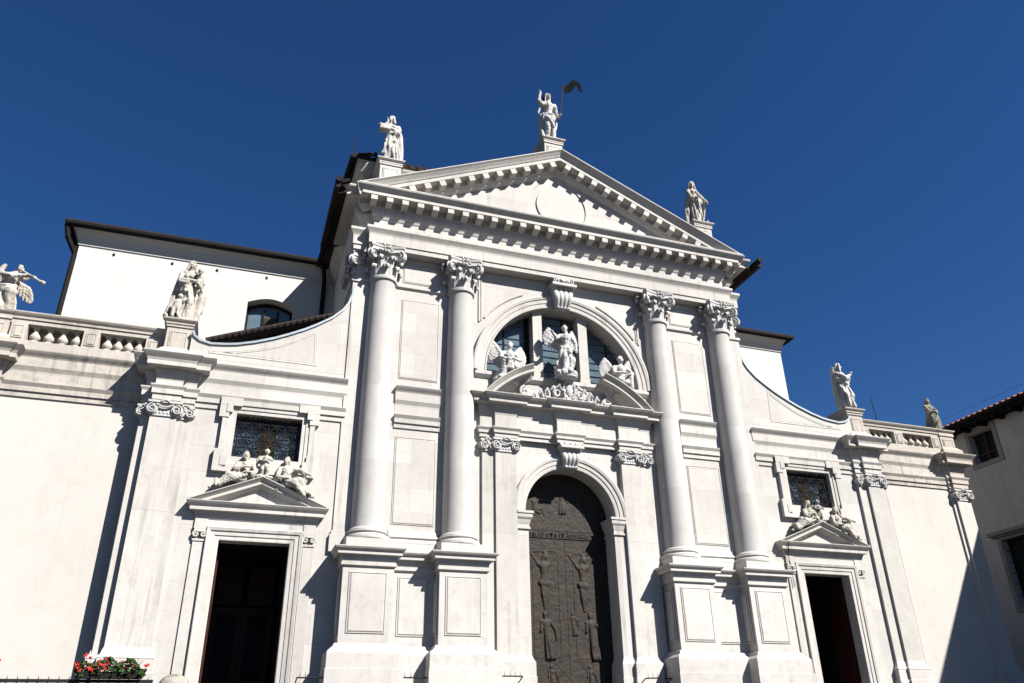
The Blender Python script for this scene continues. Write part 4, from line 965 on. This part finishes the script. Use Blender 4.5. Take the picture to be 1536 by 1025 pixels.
f.done("statue", STAT, (-6.2, .15, 18.06), 2.24, "veiled marble woman holding a box, on the left end of the big pediment", group=GA, seed=1, wd=.9)
# --- 2 risen figure with banner at the apex
f = Fig(); STANDING_BASE(f, .15)
for q, kn, ft in ((-1, (-.05, -.07, .27), (-.05, -.02, .03)), (1, (.07, -.03, .27), (.08, -.03, .03))):
    f.c((q*.05, 0, .50), .068, kn, .05).c(kn, .052, ft, .033).c(ft, .03, (ft[0]+q*.01, ft[1]-.09, .035), .022)
f.torso((0, 0, .52), (0, -.01, .73), .085, .095, .14, (0, -.02, .86)).head((.0, -.03, .92), (.25, -1, .1), hair='long')
f.swag([(.11, -.02, .54), (.02, -.10, .50), (-.12, -.04, .53)], .038, 4, (0, 0, -.03)).swag([(-.10, -.05, .52), (-.04, -.10, .42), (.03, -.08, .36)], .03, 3, (.02, 0, -.03))
f.ch([(-.12, .04, .56), (-.13, .05, .3), (-.11, .04, .05)], .05, .065).ch([(.12, .04, .56), (.15, .03, .44), (.13, .03, .33)], .05, .04).ch([(-.16, -.03, .2), (-.14, -.05, .04)], .03, .045)
f.arm((-.13, -.01, .77), (-.215, -.06, .77), (-.19, -.08, .90), .045, (0.1, 0, 1)).arm((.13, -.01, .77), (.19, .02, .62), (.19, -.07, .53), .045, (0, -1, 0))
f.ch([(-.14, .02, .72), (-.18, .02, .66), (-.19, .02, .60)], .035, .02)
t_ = f.done("statue", STATW, (0, .2, 20.72), 2.60, "marble statue with raised arm, spiked halo and dark banner, on the apex of the pediment", group=GA, seed=2, wd=.80)
b = NB()
for i in range(17):
    a = math.radians(-50+280*i/16); tube(b, [(.02+.14*math.cos(a), .03, 2.41+.14*math.sin(a)), (.02+(.33 if i % 2 else .27)*math.cos(a), .03, 2.41+(.33 if i % 2 else .27)*math.sin(a))], [.024, .008], 5)
obj("halo", b, IRON, t_)
b = NB(); tube(b, [(.40, -.18, 1.20), (.70, -.14, 3.30)], .022, 6); obj("banner_pole", b, IRON, t_)
b = NB(); rows = []
cl = [(.69, 3.06), (.82, 3.04), (.95, 3.12), (1.05, 3.30), (1.17, 3.46), (1.31, 3.47), (1.41, 3.36), (1.47, 3.20), (1.55, 3.12)]
for i, (x, z) in enumerate(cl):
    a = Vector(cl[max(0, i-1)]); c = Vector(cl[min(len(cl)-1, i+1)]); t = (c-a).normalized(); nn = Vector((-t.y, t.x)); w_ = (.20, .18, .15, .14, .13, .12, .10, .08, .03)[i]
    rows.append([b.verts.new((x+nn.x*w_*k, -.14+.05*math.sin(i*1.1), z+nn.y*w_*k)) for k in (-1, -.33, .33, 1)])
for a, c in zip(rows, rows[1:]):
    for k in range(3): b.faces.new((a[k], a[k+1], c[k+1], c[k]))
g = bmesh.ops.extrude_face_region(b, geom=b.faces[:]); bmesh.ops.translate(b, vec=(0, .02, 0), verts=[v for v in g['geom'] if isinstance(v, bmesh.types.BMVert)])
obj("banner", b, BANNER, t_, 60)
b = NB(); tube(b, [(-.30, .12, .2), (-.30, .12, 3.05)], [.02, .012], 6); obj("lightning_rod", b, IRON, t_)
# --- 3 robed figure, right corner
f = Fig(); STANDING_BASE(f); f.robe((0, 0, .55), (.0, .02, .03), .11, .17, 14, 5)
f.torso((0, 0, .55), (-.02, -.01, .75), .10, .09, .12, (-.02, -.02, .86), True).head((-.02, -.025, .925), (-.3, -1, .15), hair='veil')
f.arm((.10, -.01, .78), (.19, -.06, .64), (.24, -.10, .56), .042, (.4, -.3, -.8), sleeve=True).arm((-.13, -.01, .77), (-.15, -.09, .63), (-.04, -.14, .58), .042, (1, 0, 0), sleeve=True)
f.swag([(-.13, -.02, .60), (.0, -.12, .56), (.15, -.05, .58)], .035, 3, (0, 0, -.03)).ch([(-.13, .03, .62), (-.18, .03, .35), (-.19, .02, .06)], .05, .06)
f.ch([(.22, -.07, .56), (.22, -.03, .40), (.19, -.02, .2)], .035, .03).ch([(.0, -.12, .52), (.02, -.14, .38)], .04, .03).e((.20, -.08, .06), (.045, .05, .05)).c((.22, -.09, .09), .02, (.215, -.1, .13), .01)
f.done("statue", STATB, (6.2, .15, 18.1), 2.2, "robed stone woman with cloth over her arm, on the right slope of the pediment", group=GA, seed=3, wd=.82)
# --- 4 charity with children
f = Fig(); STANDING_BASE(f, .19); f.robe((0, 0, .52), (0, .02, .03), .115, .15, 12, 9)
f.torso((0, 0, .52), (-.01, -.01, .74), .105, .105, .13, (0, -.02, .85), True).head((.0, -.03, .925), (.55, -1, -.1), hair='veil')
f.c((.04, -.06, .5), .075, (.06, -.12, .28), .06).c((.06, -.12, .28), .055, (.06, -.10, .04), .045)
f.arm((-.13, -.02, .78), (-.14, -.12, .64), (.10, -.17, .62), .047, (1, 0, .1), sleeve=True).arm((.12, -.01, .78), (.20, -.05, .66), (.17, -.14, .70), .045, (-.3, -.5, .6), sleeve=True)
f.c((.16, -.12, .60), .05, (.15, -.11, .73), .05).e((.15, -.13, .82), (.043, .045, .048)).c((.17, -.14, .72), .022, (.07, -.12, .79), .02).c((.13, -.16, .6), .035, (.20, -.20, .52), .028).c((.20, -.20, .52), .025, (.22, -.18, .45), .02)  # infant on the arm
f.c((-.10, -.14, .15), .055, (-.09, -.14, .27), .05).e((-.08, -.16, .35), (.045, .047, .05)).c((-.13, -.15, .15), .036, (-.14, -.17, .03), .026).c((-.07, -.15, .15), .036, (-.06, -.18, .03), .026).c((-.13, -.14, .27), .022, (-.19, -.14, .17), .018).c((-.06, -.15, .27), .022, (.02, -.16, .33), .018)
f.ch([(-.12, .03, .8), (-.17, .03, .55), (-.20, .02, .3), (-.25, .0, .1)], .06, .05).ch([(.12, .05, .8), (.22, .04, .5), (.20, .04, .25), (.14, .03, .06)], .06, .07)
f.swag([(-.15, -.02, .58), (-.02, -.14, .52), (.15, -.06, .56)], .032, 3, (0, 0, -.03)).e((-.24, -.1, .05), (.05, .05, .045))
f.done("statue", STATB, (-11.93, .43, 10.98), 2.12, "stone statue of a woman holding a child, on the pedestal left of the left shoulder", group=GA, seed=4, wd=.88)
# --- 5 praying veiled woman
f = Fig(); STANDING_BASE(f); f.robe((0, 0, .54), (.05, .02, .03), .10, .15, 12, 13)
f.torso((0, 0, .54), (-.02, -.01, .75), .095, .095, .12, (-.01, -.02, .86), True).head((.0, -.025, .925), (.9, -.6, .15), hair='veil')
f.c((.02, -.05, .52), .075, (.10, -.12, .30), .06).c((.10, -.12, .30), .05, (.08, -.06, .05), .05)
f.arm((-.10, -.05, .77), (.0, -.16, .66), (.17, -.15, .73), .042, (.4, 0, 1), sleeve=True).arm((.11, .0, .77), (.13, -.08, .65), (.20, -.10, .74), .042, (.3, 0, 1), sleeve=True)
f.ch([(-.09, .05, .9), (-.12, .05, .7), (-.14, .04, .4), (-.11, .03, .08)], .05, .07).swag([(-.13, -.03, .70), (.0, -.13, .60), (.13, -.06, .58)], .032, 3, (0, 0, -.03)).swag([(-.10, -.08, .5), (-.05, -.13, .3), (.0, -.12, .08)], .03, 3, (.04, 0, 0)).ch([(.16, -.02, .3), (.19, -.04, .12)], .03, .05)
f.done("statue", STATW, (11.93, .43, 10.98), 2.0, "pale marble statue of a veiled woman with praying hands, right of the right shoulder", group=GA, seed=5, wd=.85)
# --- 6 dark statue at the right end
f = Fig(); STANDING_BASE(f, .17); f.robe((0, 0, .52), (0, .02, .03), .12, .16, 12, 17)
f.torso((0, 0, .52), (-.02, 0, .74), .11, .105, .12, (-.02, -.02, .85)).head((-.03, -.035, .92), (-.2, -1, -.15), hair='veil')
f.arm((-.13, -.02, .77), (-.14, -.11, .63), (-.01, -.17, .66), .047, (.8, 0, .3), sleeve=True).arm((.12, -.01, .77), (.15, -.10, .62), (.03, -.17, .60), .047, (-1, 0, 0), sleeve=True)
f.ch([(.08, .05, .86), (.17, .04, .66), (.24, .03, .42), (.22, .03, .2)], .06, .09).c((-.04, -.06, .5), .08, (-.03, -.14, .28), .06).swag([(.14, -.03, .56), (.0, -.13, .52), (-.13, -.05, .57)], .03, 3, (0, 0, -.035))
f.done("statue", STATD, (16.57, .85, 10.71), 1.5, "dark weathered statue of a hooded figure at the far right end of the balustrade", group=GA, seed=6)
# --- 7 kneeling trumpet angel at the left edge
f = Fig(); STANDING_BASE(f, .20)
f.c((-.03, 0, .40), .12, (.08, -.14, .36), .10).c((.08, -.14, .36), .095, (.07, -.10, .06), .06).c((-.05, 0, .40), .12, (-.08, -.10, .12), .10).c((-.08, -.10, .12), .08, (-.10, .10, .06), .05)
f.robe((-.02, 0, .44), (-.02, 0, .05), .13, .20, 9, 21).torso((-.02, 0, .48), (.02, -.03, .68), .11, .11, .14, (.07, -.05, .78)).head((.11, -.07, .84), (.9, -.35, -.1), hair='curly')
f.arm((.14, -.04, .72), (.22, -.12, .64), (.31, -.13, .70), .048, (1, 0, .1)).arm((-.10, -.05, .72), (.05, -.18, .64), (.24, -.17, .70), .048, (1, .2, .2))
f.ch([(.17, -.10, .80), (.30, -.14, .71), (.44, -.15, .635)], .014, .018).c((.44, -.15, .635), .02, (.51, -.15, .605), .036)
f.wing((-.05, .08, .70), (-.22, .12, .86), (-.18, .12, .98), 8, .28, (-.25, .1, -1), .03).wing((.10, .10, .66), (.24, .14, .62), (.29, .14, .56), 8, .24, (-.1, .1, -1), .026)
f.swag([(.12, -.10, .5), (.0, -.15, .47), (-.14, -.06, .5)], .035, 3, (0, 0, -.035))
f.done("statue", STATB, (-16.62, .75, 10.71), 1.72, "stone angel blowing a long trumpet, on the balustrade pedestal at the left edge", group=GA, seed=7)
# --- angels in front of the lunette
GL = "angels in front of the lunette"
f = Fig(); f.block(-.17, .17, -.12, .1, 0, .05)
for i in range(9): a = 6.28*i/9; f.e((.16*math.cos(a), -.02+.10*math.sin(a), .06+.02*math.sin(i*2)), (.07, .06, .06))
f.c((.05, 0, .50), .075, (.08, -.05, .30), .055).c((.08, -.05, .30), .055, (.07, -.02, .10), .04).c((-.05, 0, .50), .08, (-.06, -.12, .33), .06).c((-.06, -.12, .33), .055, (-.04, -.06, .12), .04)
f.robe((.02, 0, .50), (.0, .03, .10), .10, .14, 8, 31).torso((.02, 0, .52), (.03, -.02, .74), .085, .095, .13, (.03, -.03, .85)).head((.0, -.04, .915), (-.5, -1, .05), hair='curly')
f.arm((-.10, -.02, .77), (-.19, -.06, .70), (-.25, -.10, .76), .042, (-.6, 0, .8)).arm((.15, -.01, .77), (.21, -.05, .64), (.19, -.10, .52), .042, (0, -.3, -1))
f.wing((-.06, .08, .74), (-.20, .10, .88), (-.27, .10, .95), 9, .25, (-.15, .05, -1), .03).wing((.10, .08, .76), (.19, .10, .90), (.21, .10, .94), 9, .25, (.15, .05, -1), .028)
f.swag([(.13, -.02, .54), (.03, -.11, .50), (-.09, -.06, .54)], .032, 3, (0, 0, -.03)).swag([(.12, -.03, .5), (.17, -.03, .34), (.14, -.02, .2)], .035, 2, (-.04, 0, 0)).swag([(-.09, -.08, .46), (-.13, -.08, .3), (-.19, -.04, .2)], .03, 2, (.04, 0, 0))
f.done("statue", STATW, (-.10, -.42, 10.46), 1.92, "white standing winged angel at the middle of the arched lunette", group=GL, seed=8, wd=.92)
def seated(mirror):
    f = Fig()
    f.c((0, .0, .30), .14, (-.06, 0, .26), .13)
    f.c((-.02, 0, .30), .11, (-.12, -.16, .40), .085).c((-.12, -.16, .40), .08, (-.16, -.13, .10), .05).c((-.16, -.13, .10), .045, (-.25, -.18, .06), .035)
    f.c((.06, 0, .28), .11, (.10, -.16, .32), .085).c((.10, -.16, .32), .08, (.02, -.10, .22), .05)
    f.torso((0, .02, .34), (.02, -.03, .62), .12, .115, .16, (.02, -.05, .74)).head((.02, -.07, .82), (-.45, -1, -.25), hair='curly', k=1.25)
    f.arm((-.15, -.03, .65), (-.20, -.14, .50), (-.10, -.24, .44), .052, (.5, -.5, -.2), 1.2).arm((.17, -.03, .65), (.22, -.14, .48), (.06, -.24, .46), .052, (-1, -.1, 0), 1.2)
    f.wing((-.08, .08, .62), (-.24, .10, .86), (-.30, .10, .95), 9, .33, (-.05, .05, -1), .04).wing((.12, .08, .62), (.26, .10, .82), (.31, .10, .88), 9, .33, (.1, .05, -1), .04)
    for i in range(9):
        a = -.3+.42*i; f.ch([(.10*math.cos(a), .0+.06*math.sin(a), .34), (.19*math.cos(a)-.03, .0-.10*abs(math.sin(a)), .2), (.24*math.cos(a)-.06, -.10*abs(math.sin(a)), .02)], .04, .045)
    f.swag([(.15, -.08, .36), (0, -.20, .36), (-.14, -.16, .38)], .04, 3, (0, 0, -.05))
    return f
seated(0).done("statue", STATW, (-2.0, -.16, 10.13), 1.56, "white seated angel with folded arms on the left fragment of the broken pediment", group=GL, seed=9, vox=.014, fold=.009)
seated(1).done("statue", STATW, (2.05, -.16, 10.13), 1.6, "white seated angel on the right fragment of the broken pediment", group=GL, seed=10, mirror=True, vox=.014, fold=.009)
# --- cartouche and acanthus scrolls under the central angel
f = Fig(); f.e((0, -.38, .42), (.17, .09, .24)).block(-.5, .5, -.30, 0, .0, .10)
for k in range(18):
    a = 2*math.pi*k/18; rr = .27+.03*math.sin(k*2.6); f.c((rr*math.cos(a)*.85, -.38, .42+rr*math.sin(a)*1.05), .045, ((rr+.07)*math.cos(a+.45)*.85, -.42, .42+(rr+.07)*math.sin(a+.45)*1.05), .03)
f.ch([(-.14, -.4, .70), (-.07, -.43, .78), (0, -.42, .74), (.07, -.43, .78), (.14, -.4, .70)], .05, .05)
for q in (-1, 1):
    for cx, cz, r, d, w_ in ((.52, .34, .20, 1, .055), (.98, .22, .15, -1, .045)):
        P_ = [(q*x, -.34, z) for x, z in spiral(cx, cz, r, 1.35, 16, d)]; f.ch(P_, w_, .02)
    for k in range(5):
        t = k/4; x = .30+1.1*t; z0_ = .58-.42*t
        f.ch([(q*x, -.26, max(.03, z0_-.30)), (q*(x+.04), -.33, z0_-.12), (q*(x+.12), -.38, z0_+.02), (q*(x+.22), -.36, z0_-.07)], .075, .045)
        f.c((q*x, -.22, .04), .11, (q*x, -.22, max(.08, z0_-.2)), .09)
f.done("cartouche", STATW, (0, 0, 9.60), 1.0, None, vox=.014, fold=.006, seed=61, parent=church, wd=.78)
# --- figures above the side doors
def recline(hair, seed):
    f = Fig()                                         # leaning back, legs stretched towards -x
    f.c((.0, 0, .12), .12, (-.26, -.08, .16), .085).c((-.26, -.08, .16), .075, (-.50, -.04, -.10), .05).c((-.50, -.04, -.10), .04, (-.60, -.08, -.12), .028)
    f.c((.0, -.05, .12), .12, (-.20, -.16, .12), .085).c((-.20, -.16, .12), .075, (-.42, -.14, -.08), .05)
    f.torso((.02, 0, .16), (.06, -.02, .40), .115, .115, .15, (.05, -.04, .52)).head((.04, -.055, .60), (.3, -1, .0), hair=hair, k=1.2)
    f.arm((-.10, -.04, .43), (-.16, -.14, .30), (.02, -.20, .32), .05, (1, 0, .3), 1.2, True).arm((.20, -.03, .43), (.25, -.10, .24), (.13, -.19, .22), .05, (-1, 0, .1), 1.2, True)
    rnd = random.Random(seed)
    for i in range(11):
        t = i/10; x = .10-.56*t; f.ch([(x, .06, .22-.16*t), (x-.03, -.12, .23-.22*t+.03*math.sin(i*2)), (x-.02, -.17, .16-.25*t)], .032, .036)
    f.ch([(.14, .06, .44), (.22, .04, .2), (.16, .02, -.02)], .06, .07).swag([(-.10, -.05, .42), (.02, -.13, .30), (.14, -.08, .24)], .03, 3, (.02, 0, -.035))
    return f
def recline_r(hair, seed):
    f = Fig()                                         # half seated, legs stretched towards +x, one arm out
    f.c((.0, 0, .12), .12, (.22, -.12, .18), .085).c((.22, -.12, .18), .075, (.46, -.08, -.12), .05).c((.46, -.08, -.12), .04, (.56, -.12, -.14), .028)
    f.c((-.02, -.05, .12), .12, (.12, -.18, .12), .085).c((.12, -.18, .12), .075, (.34, -.16, -.12), .05)
    f.torso((-.02, 0, .16), (-.05, -.02, .40), .115, .115, .15, (-.05, -.04, .52)).head((-.06, -.055, .60), (-.7, -1, .05), hair=hair, k=1.2)
    f.arm((.10, -.04, .43), (.25, -.10, .42), (.38, -.14, .34), .05, (1, 0, -.3), 1.2, True).arm((-.18, -.03, .43), (-.22, -.12, .25), (-.08, -.20, .20), .05, (1, 0, .1), 1.2, True)
    f.ch([(.30, -.08, .38), (.34, -.06, .2), (.30, -.04, .0)], .045, .06)
    for i in range(11):
        t = i/10; x = -.08+.52*t; f.ch([(x, .06, .22-.18*t), (x+.03, -.12, .23-.22*t+.03*math.sin(i*2)), (x+.02, -.17, .16-.25*t)], .032, .036)
    f.ch([(-.16, .04, .42), (-.24, .0, .2), (-.2, -.02, .02)], .06, .07).swag([(.08, -.05, .42), (-.02, -.13, .30), (-.14, -.08, .24)], .03, 3, (-.02, 0, -.035))
    return f
def putto():
    f = Fig(); f.c((-.05, 0, .42), .08, (-.08, -.10, .26), .065).c((-.08, -.10, .26), .06, (-.07, -.02, .04), .045).c((.06, 0, .42), .08, (.09, -.06, .24), .065).c((.09, -.06, .24), .06, (.08, -.02, .04), .045)
    f.torso((0, 0, .45), (.01, -.02, .66), .10, .10, .13, (.01, -.03, .76)).head((.02, -.04, .86), (.3, -1, -.1), hair='curly', k=1.55)
    f.arm((-.12, -.02, .68), (-.20, -.08, .56), (-.06, -.18, .54), .05, (1, 0, 0), 1.3).arm((.14, -.02, .68), (.20, -.10, .58), (.06, -.18, .60), .05, (-1, 0, 0), 1.3)
    for i in range(7): f.e((-.2+.07*i, -.02, .03+.03*math.sin(i*2)), (.08, .10, .06))
    f.swag([(-.12, -.03, .42), (.02, -.12, .38), (.13, -.03, .44)], .035, 2, (0, 0, -.04)).wing((-.05, .08, .66), (-.16, .09, .74), (-.20, .09, .74), 6, .22, (-.1, 0, -1), .026)
    return f
GD = "figures on the side door pediments"
for s, m1, m2, side in ((-1, STATB, STATB, "left"), (1, STATB, STATD, "right")):
    c = s*DX
    if s < 0:
        recline('beard', 4).done("statue", m1, (c-.55, -.15, 6.16), 1.30, "reclining bearded old man in robes on the left slope of the left door pediment", group=GD, seed=11, vox=.014, fold=.008)
        putto().done("statue", m1, (c+.02, -.14, 6.39), .84, "small curly child figure at the peak of the left door pediment", group=GD, seed=12, vox=.016, fold=.004)
        recline_r('long', 6).done("statue", m1, (c+.66, -.15, 6.10), 1.32, "robed figure with outstretched arm on the right slope of the left door pediment", group=GD, seed=13, vox=.014, fold=.008)
    else:
        recline('veil', 8).done("statue", m1, (c-.45, -.15, 6.18), 1.30, "grey seated figure in a turban on the left slope of the right door pediment", group=GD, seed=14, vox=.014, fold=.012)
        putto().done("statue", m2, (c+.06, -.14, 6.39), .80, "small dark child figure at the peak of the right door pediment", group=GD, seed=15, vox=.016, fold=.004)
        recline_r('veil', 9).done("statue", m1, (c+.78, -.15, 6.04), 1.28, "grey hooded figure leaning on the right slope of the right door pediment", group=GD, seed=16, vox=.014, fold=.012)
# ---- bronze reliefs on the door
def relief(kind, x, z, h, seed):
    f = Fig()
    if kind == 'cross':
        f.c((-.05, 0, .98), .02, (-.24, 0, 1.06), .02) if False else None
        f.torso((0, 0, .45), (.0, 0, .72), .075, .09, .12, (0, 0, .82)).head((.03, -.02, .88), (.4, -1, -.3), hair='long')
        f.c((-.10, 0, .76), .035, (-.25, 0, .95), .022).c((.10, 0, .76), .035, (.25, 0, .95), .022)
        f.c((-.03, 0, .45), .06, (-.02, -.03, .22), .045).c((-.02, -.03, .22), .042, (.0, 0, .0), .028).c((.04, 0, .45), .06, (.05, -.03, .22), .045).c((.05, -.03, .22), .042, (.02, 0, .0), .028)
        f.c((-.3, 0, .97), .015, (.3, 0, .99), .015).swag([(-.08, -.05, .46), (.08, -.05, .44)], .03, 2)
    elif kind == 'stand':
        f.robe((0, 0, .5), (.05, 0, .02), .08, .13, 7, seed).torso((0, 0, .5), (-.03, 0, .72), .08, .09, .12, (-.03, 0, .82)).head((-.04, -.02, .89), (-.6, -1, 0), hair='long')
        f.c((.08, 0, .74), .035, (.18, -.03, .6), .03).c((.18, -.03, .6), .03, (.2, -.02, .4), .02).c((-.12, 0, .74), .035, (-.14, -.03, .56), .03)
    elif kind == 'sit':
        f.c((0, 0, .35), .11, (.28, -.05, .36), .08).c((.28, -.05, .36), .07, (.42, 0, .05), .045).c((0, 0, .3), .1, (.2, -.05, .2), .07).torso((0, 0, .36), (-.03, 0, .64), .10, .10, .13, (-.03, 0, .76)).head((-.02, -.02, .84), (.7, -1, 0), hair='curly')
        f.c((.08, 0, .66), .04, (.25, -.03, .6), .035).c((.25, -.03, .6), .03, (.40, -.02, .68), .022)
    else:
        f.torso((0, 0, .3), (0, 0, .6), .12, .11, .15, (0, 0, .72)).head((0, -.02, .8), (0, -1, -.2), hair='long'); f.robe((0, 0, .34), (0, 0, .02), .12, .16, 8, seed)
        f.wing((-.08, .0, .6), (-.2, .0, .9), (-.22, 0, 1.02), 7, .3, (-.1, 0, -1), .03).wing((.08, .0, .6), (.2, .0, .9), (.22, 0, 1.02), 7, .3, (.1, 0, -1), .03); f.c((.1, 0, .62), .04, (.2, -.04, .4), .03).c((-.1, 0, .62), .04, (-.2, -.04, .4), .03)
    f.done("relief_figure", BRONZE, (x, DY-.005, z), h, None, seed=seed, vox=.016, fold=.004, parent=dr, flat=.42)
for k, (kd, x, z, h) in enumerate((('sit', -.95, 6.05, .80), ('angel', -.02, 6.20, .95), ('sit', .72, 6.02, .62), ('cross', -.70, 3.32, 1.75), ('cross', .56, 3.32, 1.7), ('stand', -.66, 1.92, 1.42), ('stand', .78, 1.92, 1.42), ('stand', -.55, 1.0, .85), ('stand', .66, 1.0, .85), ('stand', .18, 2.6, .7))):
    relief(kd, x, z, h, 40+k)
# ================================================================== SMALL THINGS
# low spiked bars across the corners of the front
def spike_bar(x0, x1, y, z, label, bow=.0, ns=5):
    b = NB(); n = 10; pts = [(x0+(x1-x0)*i/n, y-bow*math.sin(math.pi*i/n), z) for i in range(n+1)]; tube(b, pts, .018, 6)
    tube(b, [pts[0], (x0, y+.25, z-.10)], .016, 6); tube(b, [pts[-1], (x1, y+.25, z-.10)], .016, 6)
    for i in range(ns):
        t = (i+.5)/ns; tube(b, [(x0+(x1-x0)*t, y-bow*math.sin(math.pi*t), z), (x0+(x1-x0)*t, y-bow*math.sin(math.pi*t), z+.13)], [.010, .003], 5)
    tag(obj("spiked_bar", b, IRON), label, "bar", "spiked iron bars in the corners of the front")
spike_bar(-7.80, -7.14, -.9, 1.30, "thin spiked iron bar left of the leftmost big pedestal")
spike_bar(-5.24, -4.47, -.9, 1.32, "thin spiked iron bar between the two pedestals left of the bronze door")
spike_bar(-2.62, -1.88, -.55, 1.40, "thin spiked iron bar between a pedestal and the left jamb of the bronze door", .05)
spike_bar(1.80, 2.62, -.55, 1.38, "thin spiked iron bar between the right jamb of the bronze door and a pedestal", .08, 6)
# terrace railing, stone post and flower boxes
rl = tag(empty("iron_railing", (-13, -7, 0)), "dark iron railing with spikes along the terrace edge, bottom left", "railing")
b = NB(); box(b, -3, 2.35, -.03, .03, .74, .79); box(b, -3, 2.35, -.02, .02, .05, .09); obj("rail", b, IRON, rl)
b = NB()
for i in range(37): x = -2.95+.145*i; tube(b, [(x, 0, .06), (x, 0, .76)], .011, 6); tube(b, [(x, 0, .78), (x, 0, .84)], [.009, .002], 5)
obj("bars", b, IRON, rl)
f = Fig(); f.c((0, 0, .3), .30, (0, 0, .62), .27).block(-.33, .33, -.33, .33, 0, .5).e((0, 0, .72), (.24, .22, .16))
f.done("stone_post", STATD, (-10.32, -7.0, 0), 1.0, "rounded weathered stone post at the end of the railing", "post", vox=.03, fold=.012, seed=20)
def flowers(x, w_, label, seed, zb=.80):
    t = tag(empty("flower_box", (x, -7.02, zb)), label, "flower box", "flower boxes on the railing"); rnd = random.Random(seed)
    b = NB(); box(b, -w_/2, w_/2, -.09, .09, 0, .10); obj("planter", b, GUTTER, t)
    b = NB(); n = int(900*w_)
    for i in range(n):
        u = rnd.uniform(-1, 1); x_ = u*w_*.56; hh = .27*(1-.45*u*u)+.05*math.sin(u*9+seed); z = .02+hh*rnd.random()**.8; y = rnd.gauss(0, .075)
        r = rnd.uniform(.016, .030); nn = Vector((rnd.gauss(0, .6), rnd.gauss(-.5, .6), rnd.gauss(.6, .5))).normalized(); q = nn.to_track_quat('Z', 'Y')
        b.faces.new([b.verts.new(Vector((x_, y, z))+q @ Vector((r*math.cos(a), r*math.sin(a), .25*r*math.cos(3*a)))) for a in [k*math.pi/3 for k in range(6)]])
    for i in range(26): u = rnd.uniform(-1, 1); tube(b, [(u*w_*.4, 0, .05), (u*w_*.55, rnd.gauss(0, .08), .2+.12*rnd.random())], .004, 4)
    obj("foliage", b, LEAF, t)
    for i in range(int(34*w_)):
        b = NB(); u = rnd.uniform(-1, 1); cx, cy, cz = u*w_*.58, rnd.gauss(-.05, .06), rnd.uniform(.06, .30)*(1-.3*u*u)+(.10 if rnd.random() < .2 else 0)
        for k in range(9):
            p = Vector((cx+rnd.gauss(0, .014), cy+rnd.gauss(0, .014), cz+rnd.gauss(0, .012))); q = Vector((rnd.gauss(0, .5), -1, rnd.gauss(.3, .5))).to_track_quat('Z', 'Y'); r = rnd.uniform(.012, .018)
            b.faces.new([b.verts.new(p+q @ Vector((r*math.cos(a), r*math.sin(a), 0))) for a in [j*math.pi*2/5 for j in range(5)]])
        tube(b, [(cx*.9, cy*.6, cz-.12), (cx, cy, cz)], .004, 4); obj("flower", b, PETAL, t)
flowers(-11.30, .92, "box of red geraniums on the railing beside the stone post", 3)
flowers(-13.36, .80, "box of red geraniums cut off by the left edge of the photo", 7, .86)
# lightning rods and a cable
b = NB(); tube(b, [(13.95, 1.0, 9.6), (13.83, 1.0, 12.15)], [.03, .012], 6); tag(obj("lightning_rod", b, IRON), "thin dark rod rising behind the right balustrade", "rod")
b = NB(); tube(b, [(-7.38, .75, 18.55), (-7.44, .75, 19.65)], [.025, .01], 6); tag(obj("lightning_rod", b, IRON), "thin dark rod on the nave roof left of the pediment", "rod")
b = NB(); tube(b, [(20.9, 6.5, 13.1), (20.9, 3.8, 13.03), (20.9, -.3, 13.0), (20.9, -4, 13.0)], .006, 5); tag(obj("overhead_cable", b, IRON), "thin cable running above the red tiled eaves at the right", "cable")
b = NB(); pts = [(7.62, -.32, 5.60), (7.66, -.12, 5.2), (7.70, -.10, 4.95), (7.72, -.10, 4.2)]; tube(b, pts, .012, 5); tag(obj("loose_cable", b, IRON), "dark cable hanging from the left corner of the right door pediment", "cable")
